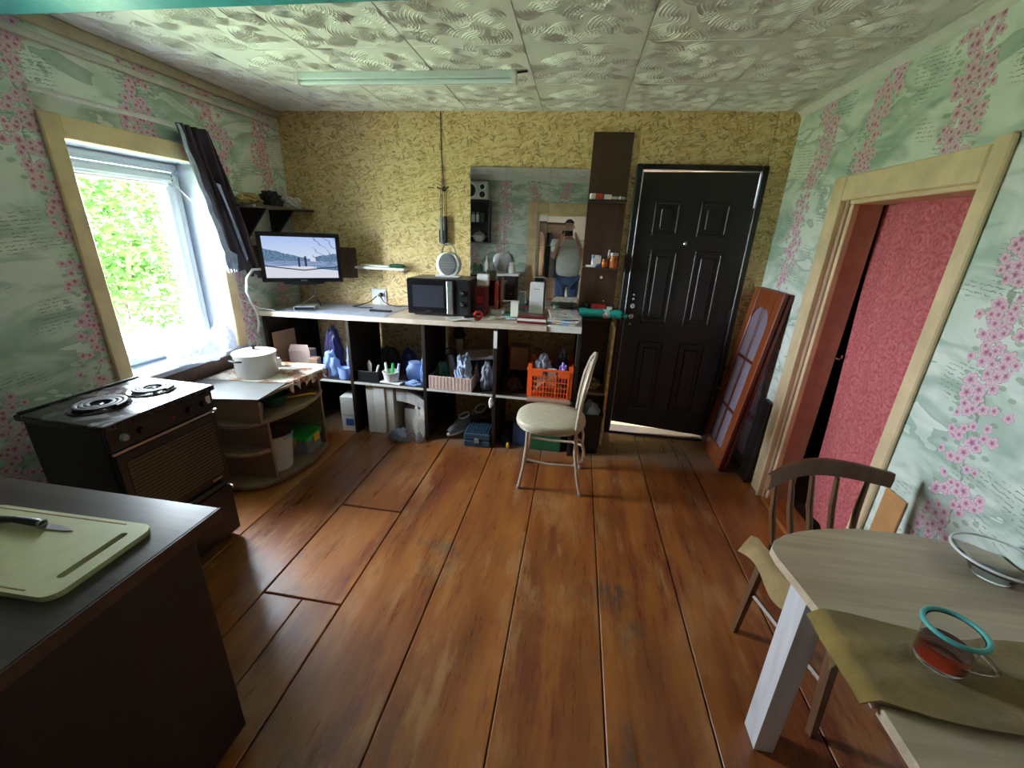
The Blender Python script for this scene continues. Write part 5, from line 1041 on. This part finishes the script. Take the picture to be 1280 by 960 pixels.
# hallway behind: rack with coats
t = thing('coat_rack', 'brown hallway coat rack with hat shelf', 'coat rack', (0, 0, 0)); obj('hat_shelf', B().box(1.75, 2.42, -5.19, -4.92, 1.72, 1.745, bev=.003), MT['brown'], t); obj('back_board', B().box(1.75, 2.42, -5.197, -5.18, 0, 1.72), MT['tan'], t)
for k in range(3): obj('peg', B().tube([(1.85+k*.22, -5.18, 1.58), (1.85+k*.22, -5.10, 1.57), (1.85+k*.22, -5.08, 1.61)], .007, 6), MT['steel'], t, True)
for k, (x, mm, lab) in enumerate(((1.87, 'card', 'tan jacket hanging on the hallway coat rack'), (2.08, 'dkrag', 'black coat hanging on the hallway coat rack'), (2.30, 'cloth', 'khaki coat hanging on the hallway coat rack'))):
    one('hanging_coat', lab, 'coat', B().rings([[(x+sx*cos(a), -5.07+sy*sin(a)*(1+.15*sin(a*5)), z) for a in np.linspace(0, 2*pi, 20, endpoint=False)] for z, sx, sy in ((.75, .095, .09), (1.0, .10, .09), (1.3, .10, .08), (1.45, .09, .06), (1.53, .06, .04), (1.56, .04, .03))]), MT[mm], smooth=True)

# ---------------------------------------------------------------- the person holding the phone (seen in the mirror)
pr = thing('person', 'person in pale grey shirt and blue jeans holding a phone, seen in the mirror', 'person', (2.40, -3.66, 0))
def skin(name, verts, edges, mat, parent, sub=2, root=0):
    me = bpy.data.meshes.new(name); me.from_pydata([v[:3] for v in verts], edges, []); o = bpy.data.objects.new(name, me); COL.objects.link(o); o.parent = parent
    o.modifiers.new('skin', 'SKIN'); sl_ = me.skin_vertices[0].data
    for i, v in enumerate(verts):
        r = v[3]; sl_[i].radius = r if isinstance(r, tuple) else (r, r); sl_[i].use_root = i == root
    o.modifiers['skin'].use_smooth_shade = True; m = o.modifiers.new('sub', 'SUBSURF'); m.levels = sub; m.render_levels = sub
    me.materials.append(mat); return o
def chain(V_, E, start, pts):
    i = start
    for p in pts: V_.append(p); E.append((i, len(V_)-1)); i = len(V_)-1
    return i
Vb, E = [(0, 0, .95, (.11, .08))], []
ch = chain(Vb, E, 0, [(0, .0, 1.12, (.10, .07)), (0, .01, 1.30, (.11, .075)), (0, 0, 1.44, (.09, .06))])
nk = chain(Vb, E, ch, [(0, .0, 1.52, .055), (0, .012, 1.57, .052), (0, .025, 1.63, (.068, .085)), (0, .02, 1.70, (.078, .098)), (0, .01, 1.765, (.06, .075))])
tips = {}
for s in (-1, 1):
    hp = chain(Vb, E, 0, [(s*.09, 0, .90, .088), (s*.10, .01, .52, .058), (s*.105, -.01, .12, .040), (s*.105, .0, .05, .040), (s*.11, .10, .03, .035), (s*.112, .16, .025, .025)])
    wr = chain(Vb, E, ch, [(s*.185, -.01, 1.42, .050), (s*.25, .06, 1.20, .044), (s*.17, .215, 1.40, .034), (s*.125, .275, 1.495, .027)])
    pm = chain(Vb, E, wr, [(s*.112, .287, 1.530, (.020, .030))])
    for k in range(4):
        a = k*.016
        chain(Vb, E, pm, [(s*(.100), .298+.004*k, 1.536+a*.9, .0085), (s*(.091), .312, 1.544+a, .0082), (s*(.079), .3265, 1.549+a*.85, .0072), (s*(.070), .3290, 1.551+a*.8, .006)])
    chain(Vb, E, pm, [(s*.098, .282, 1.552, .0095), (s*.080, .2965, 1.566, .0085), (s*.066, .3000, 1.572, .0075)])
bo_ = skin('body', Vb, E, MT['skin'], pr, 2)
# face
for s in (-1, 1):
    ey = obj('eye', B().blob((s*.031, .098, 1.675), (.009, .006, .005), 1, 0, 1, 2, False), MT['white'], pr, True); obj('iris', B().blob((s*.031, .105, 1.675), (.005, .002, .005), 1, 0, 1, 2, False), MT['black'], ey, True)
    obj('ear', B().blob((s*.078, .01, 1.665), (.010, .020, .030), 2, .1, 1, 3, False), MT['skin'], pr, True); obj('eyebrow', B().tube([(s*.016, .106, 1.692), (s*.032, .104, 1.697), (s*.048, .095, 1.692)], .0035, 5), MT['hair'], pr, True)
obj('nose', B().rings([[(x, y, z) for x, y in ((-w2, .085), (w2, .085), (w2*.4, .085+d), (-w2*.4, .085+d))] for z, w2, d in ((1.682, .008, .016), (1.655, .012, .030), (1.640, .016, .036), (1.632, .013, .018))]), MT['skin'], pr, True)
obj('mouth', B().tube([(-.024, .098, 1.612), (0, .107, 1.610), (.024, .098, 1.612)], [.003, .006, .003], 6), plain('lips', (.42, .16, .14), .5), pr, True)
def haircap(u, v):
    a = 2*pi*u; e = .42+v*1.13; r = .93
    return Vector((.088*cos(a)*cos(e)*r, .006+.104*sin(a)*cos(e), 1.685+.096*sin(e)-.035*max(0, -sin(a))*(1-v)))
obj('hair', B().grid(haircap, 28, 8, .006), MT['hair'], pr, True)
Vs, Es = [(0, 0, .87, (.20, .14))], []
c2 = chain(Vs, Es, 0, [(0, .005, 1.08, (.215, .15)), (0, .012, 1.28, (.225, .14)), (0, 0, 1.42, (.180, .115)), (0, .0, 1.482, (.095, .085))]); 
for s in (-1, 1): chain(Vs, Es, 3, [(s*.205, -.01, 1.41, .092), (s*.255, .035, 1.26, .085)])
skin('shirt', Vs, Es, MT['shirt'], pr, 2)
Vj, Ej = [(0, 0, .95, (.19, .13))], []
for s in (-1, 1): chain(Vj, Ej, 0, [(s*.10, 0, .86, .112), (s*.11, .01, .52, .080), (s*.105, -.008, .10, .056)])
skin('jeans', Vj, Ej, MT['jeans'], pr, 2)
for s in (-1, 1): obj('shoe', B().rings([[(s*.108+.048*sc*cos(a), y, max(.002, .05*hh+.05*hh*sin(a))) for a in np.linspace(0, 2*pi, 14, endpoint=False)] for y, sc, hh in ((-.08, .6, .7), (-.04, 1, 1), (.05, 1, .9), (.13, 1, .7), (.18, .6, .45))]), MT['black'], pr, True)
ph = thing('phone', 'black phone held up by the person in the mirror', 'phone'); ph.matrix_world = camo.matrix_world @ T4((0, 0, .0085))
obj('case', B().prism(rbox(-.080, .080, -.038, .038, .010), -.004, .004, 'z', bev=.001), MT['black'], ph); obj('screen', B().box(-.075, .075, -.034, .034, .0041, .0046), MT['blackgloss'], ph)
for x in (.040, .058): obj('lens', B().lathe([(0, -.0055), (.007, -.0055), (.008, -.004), (0, -.004)], 14, (x, .022, 0)), MT['blackgloss'], ph, True)
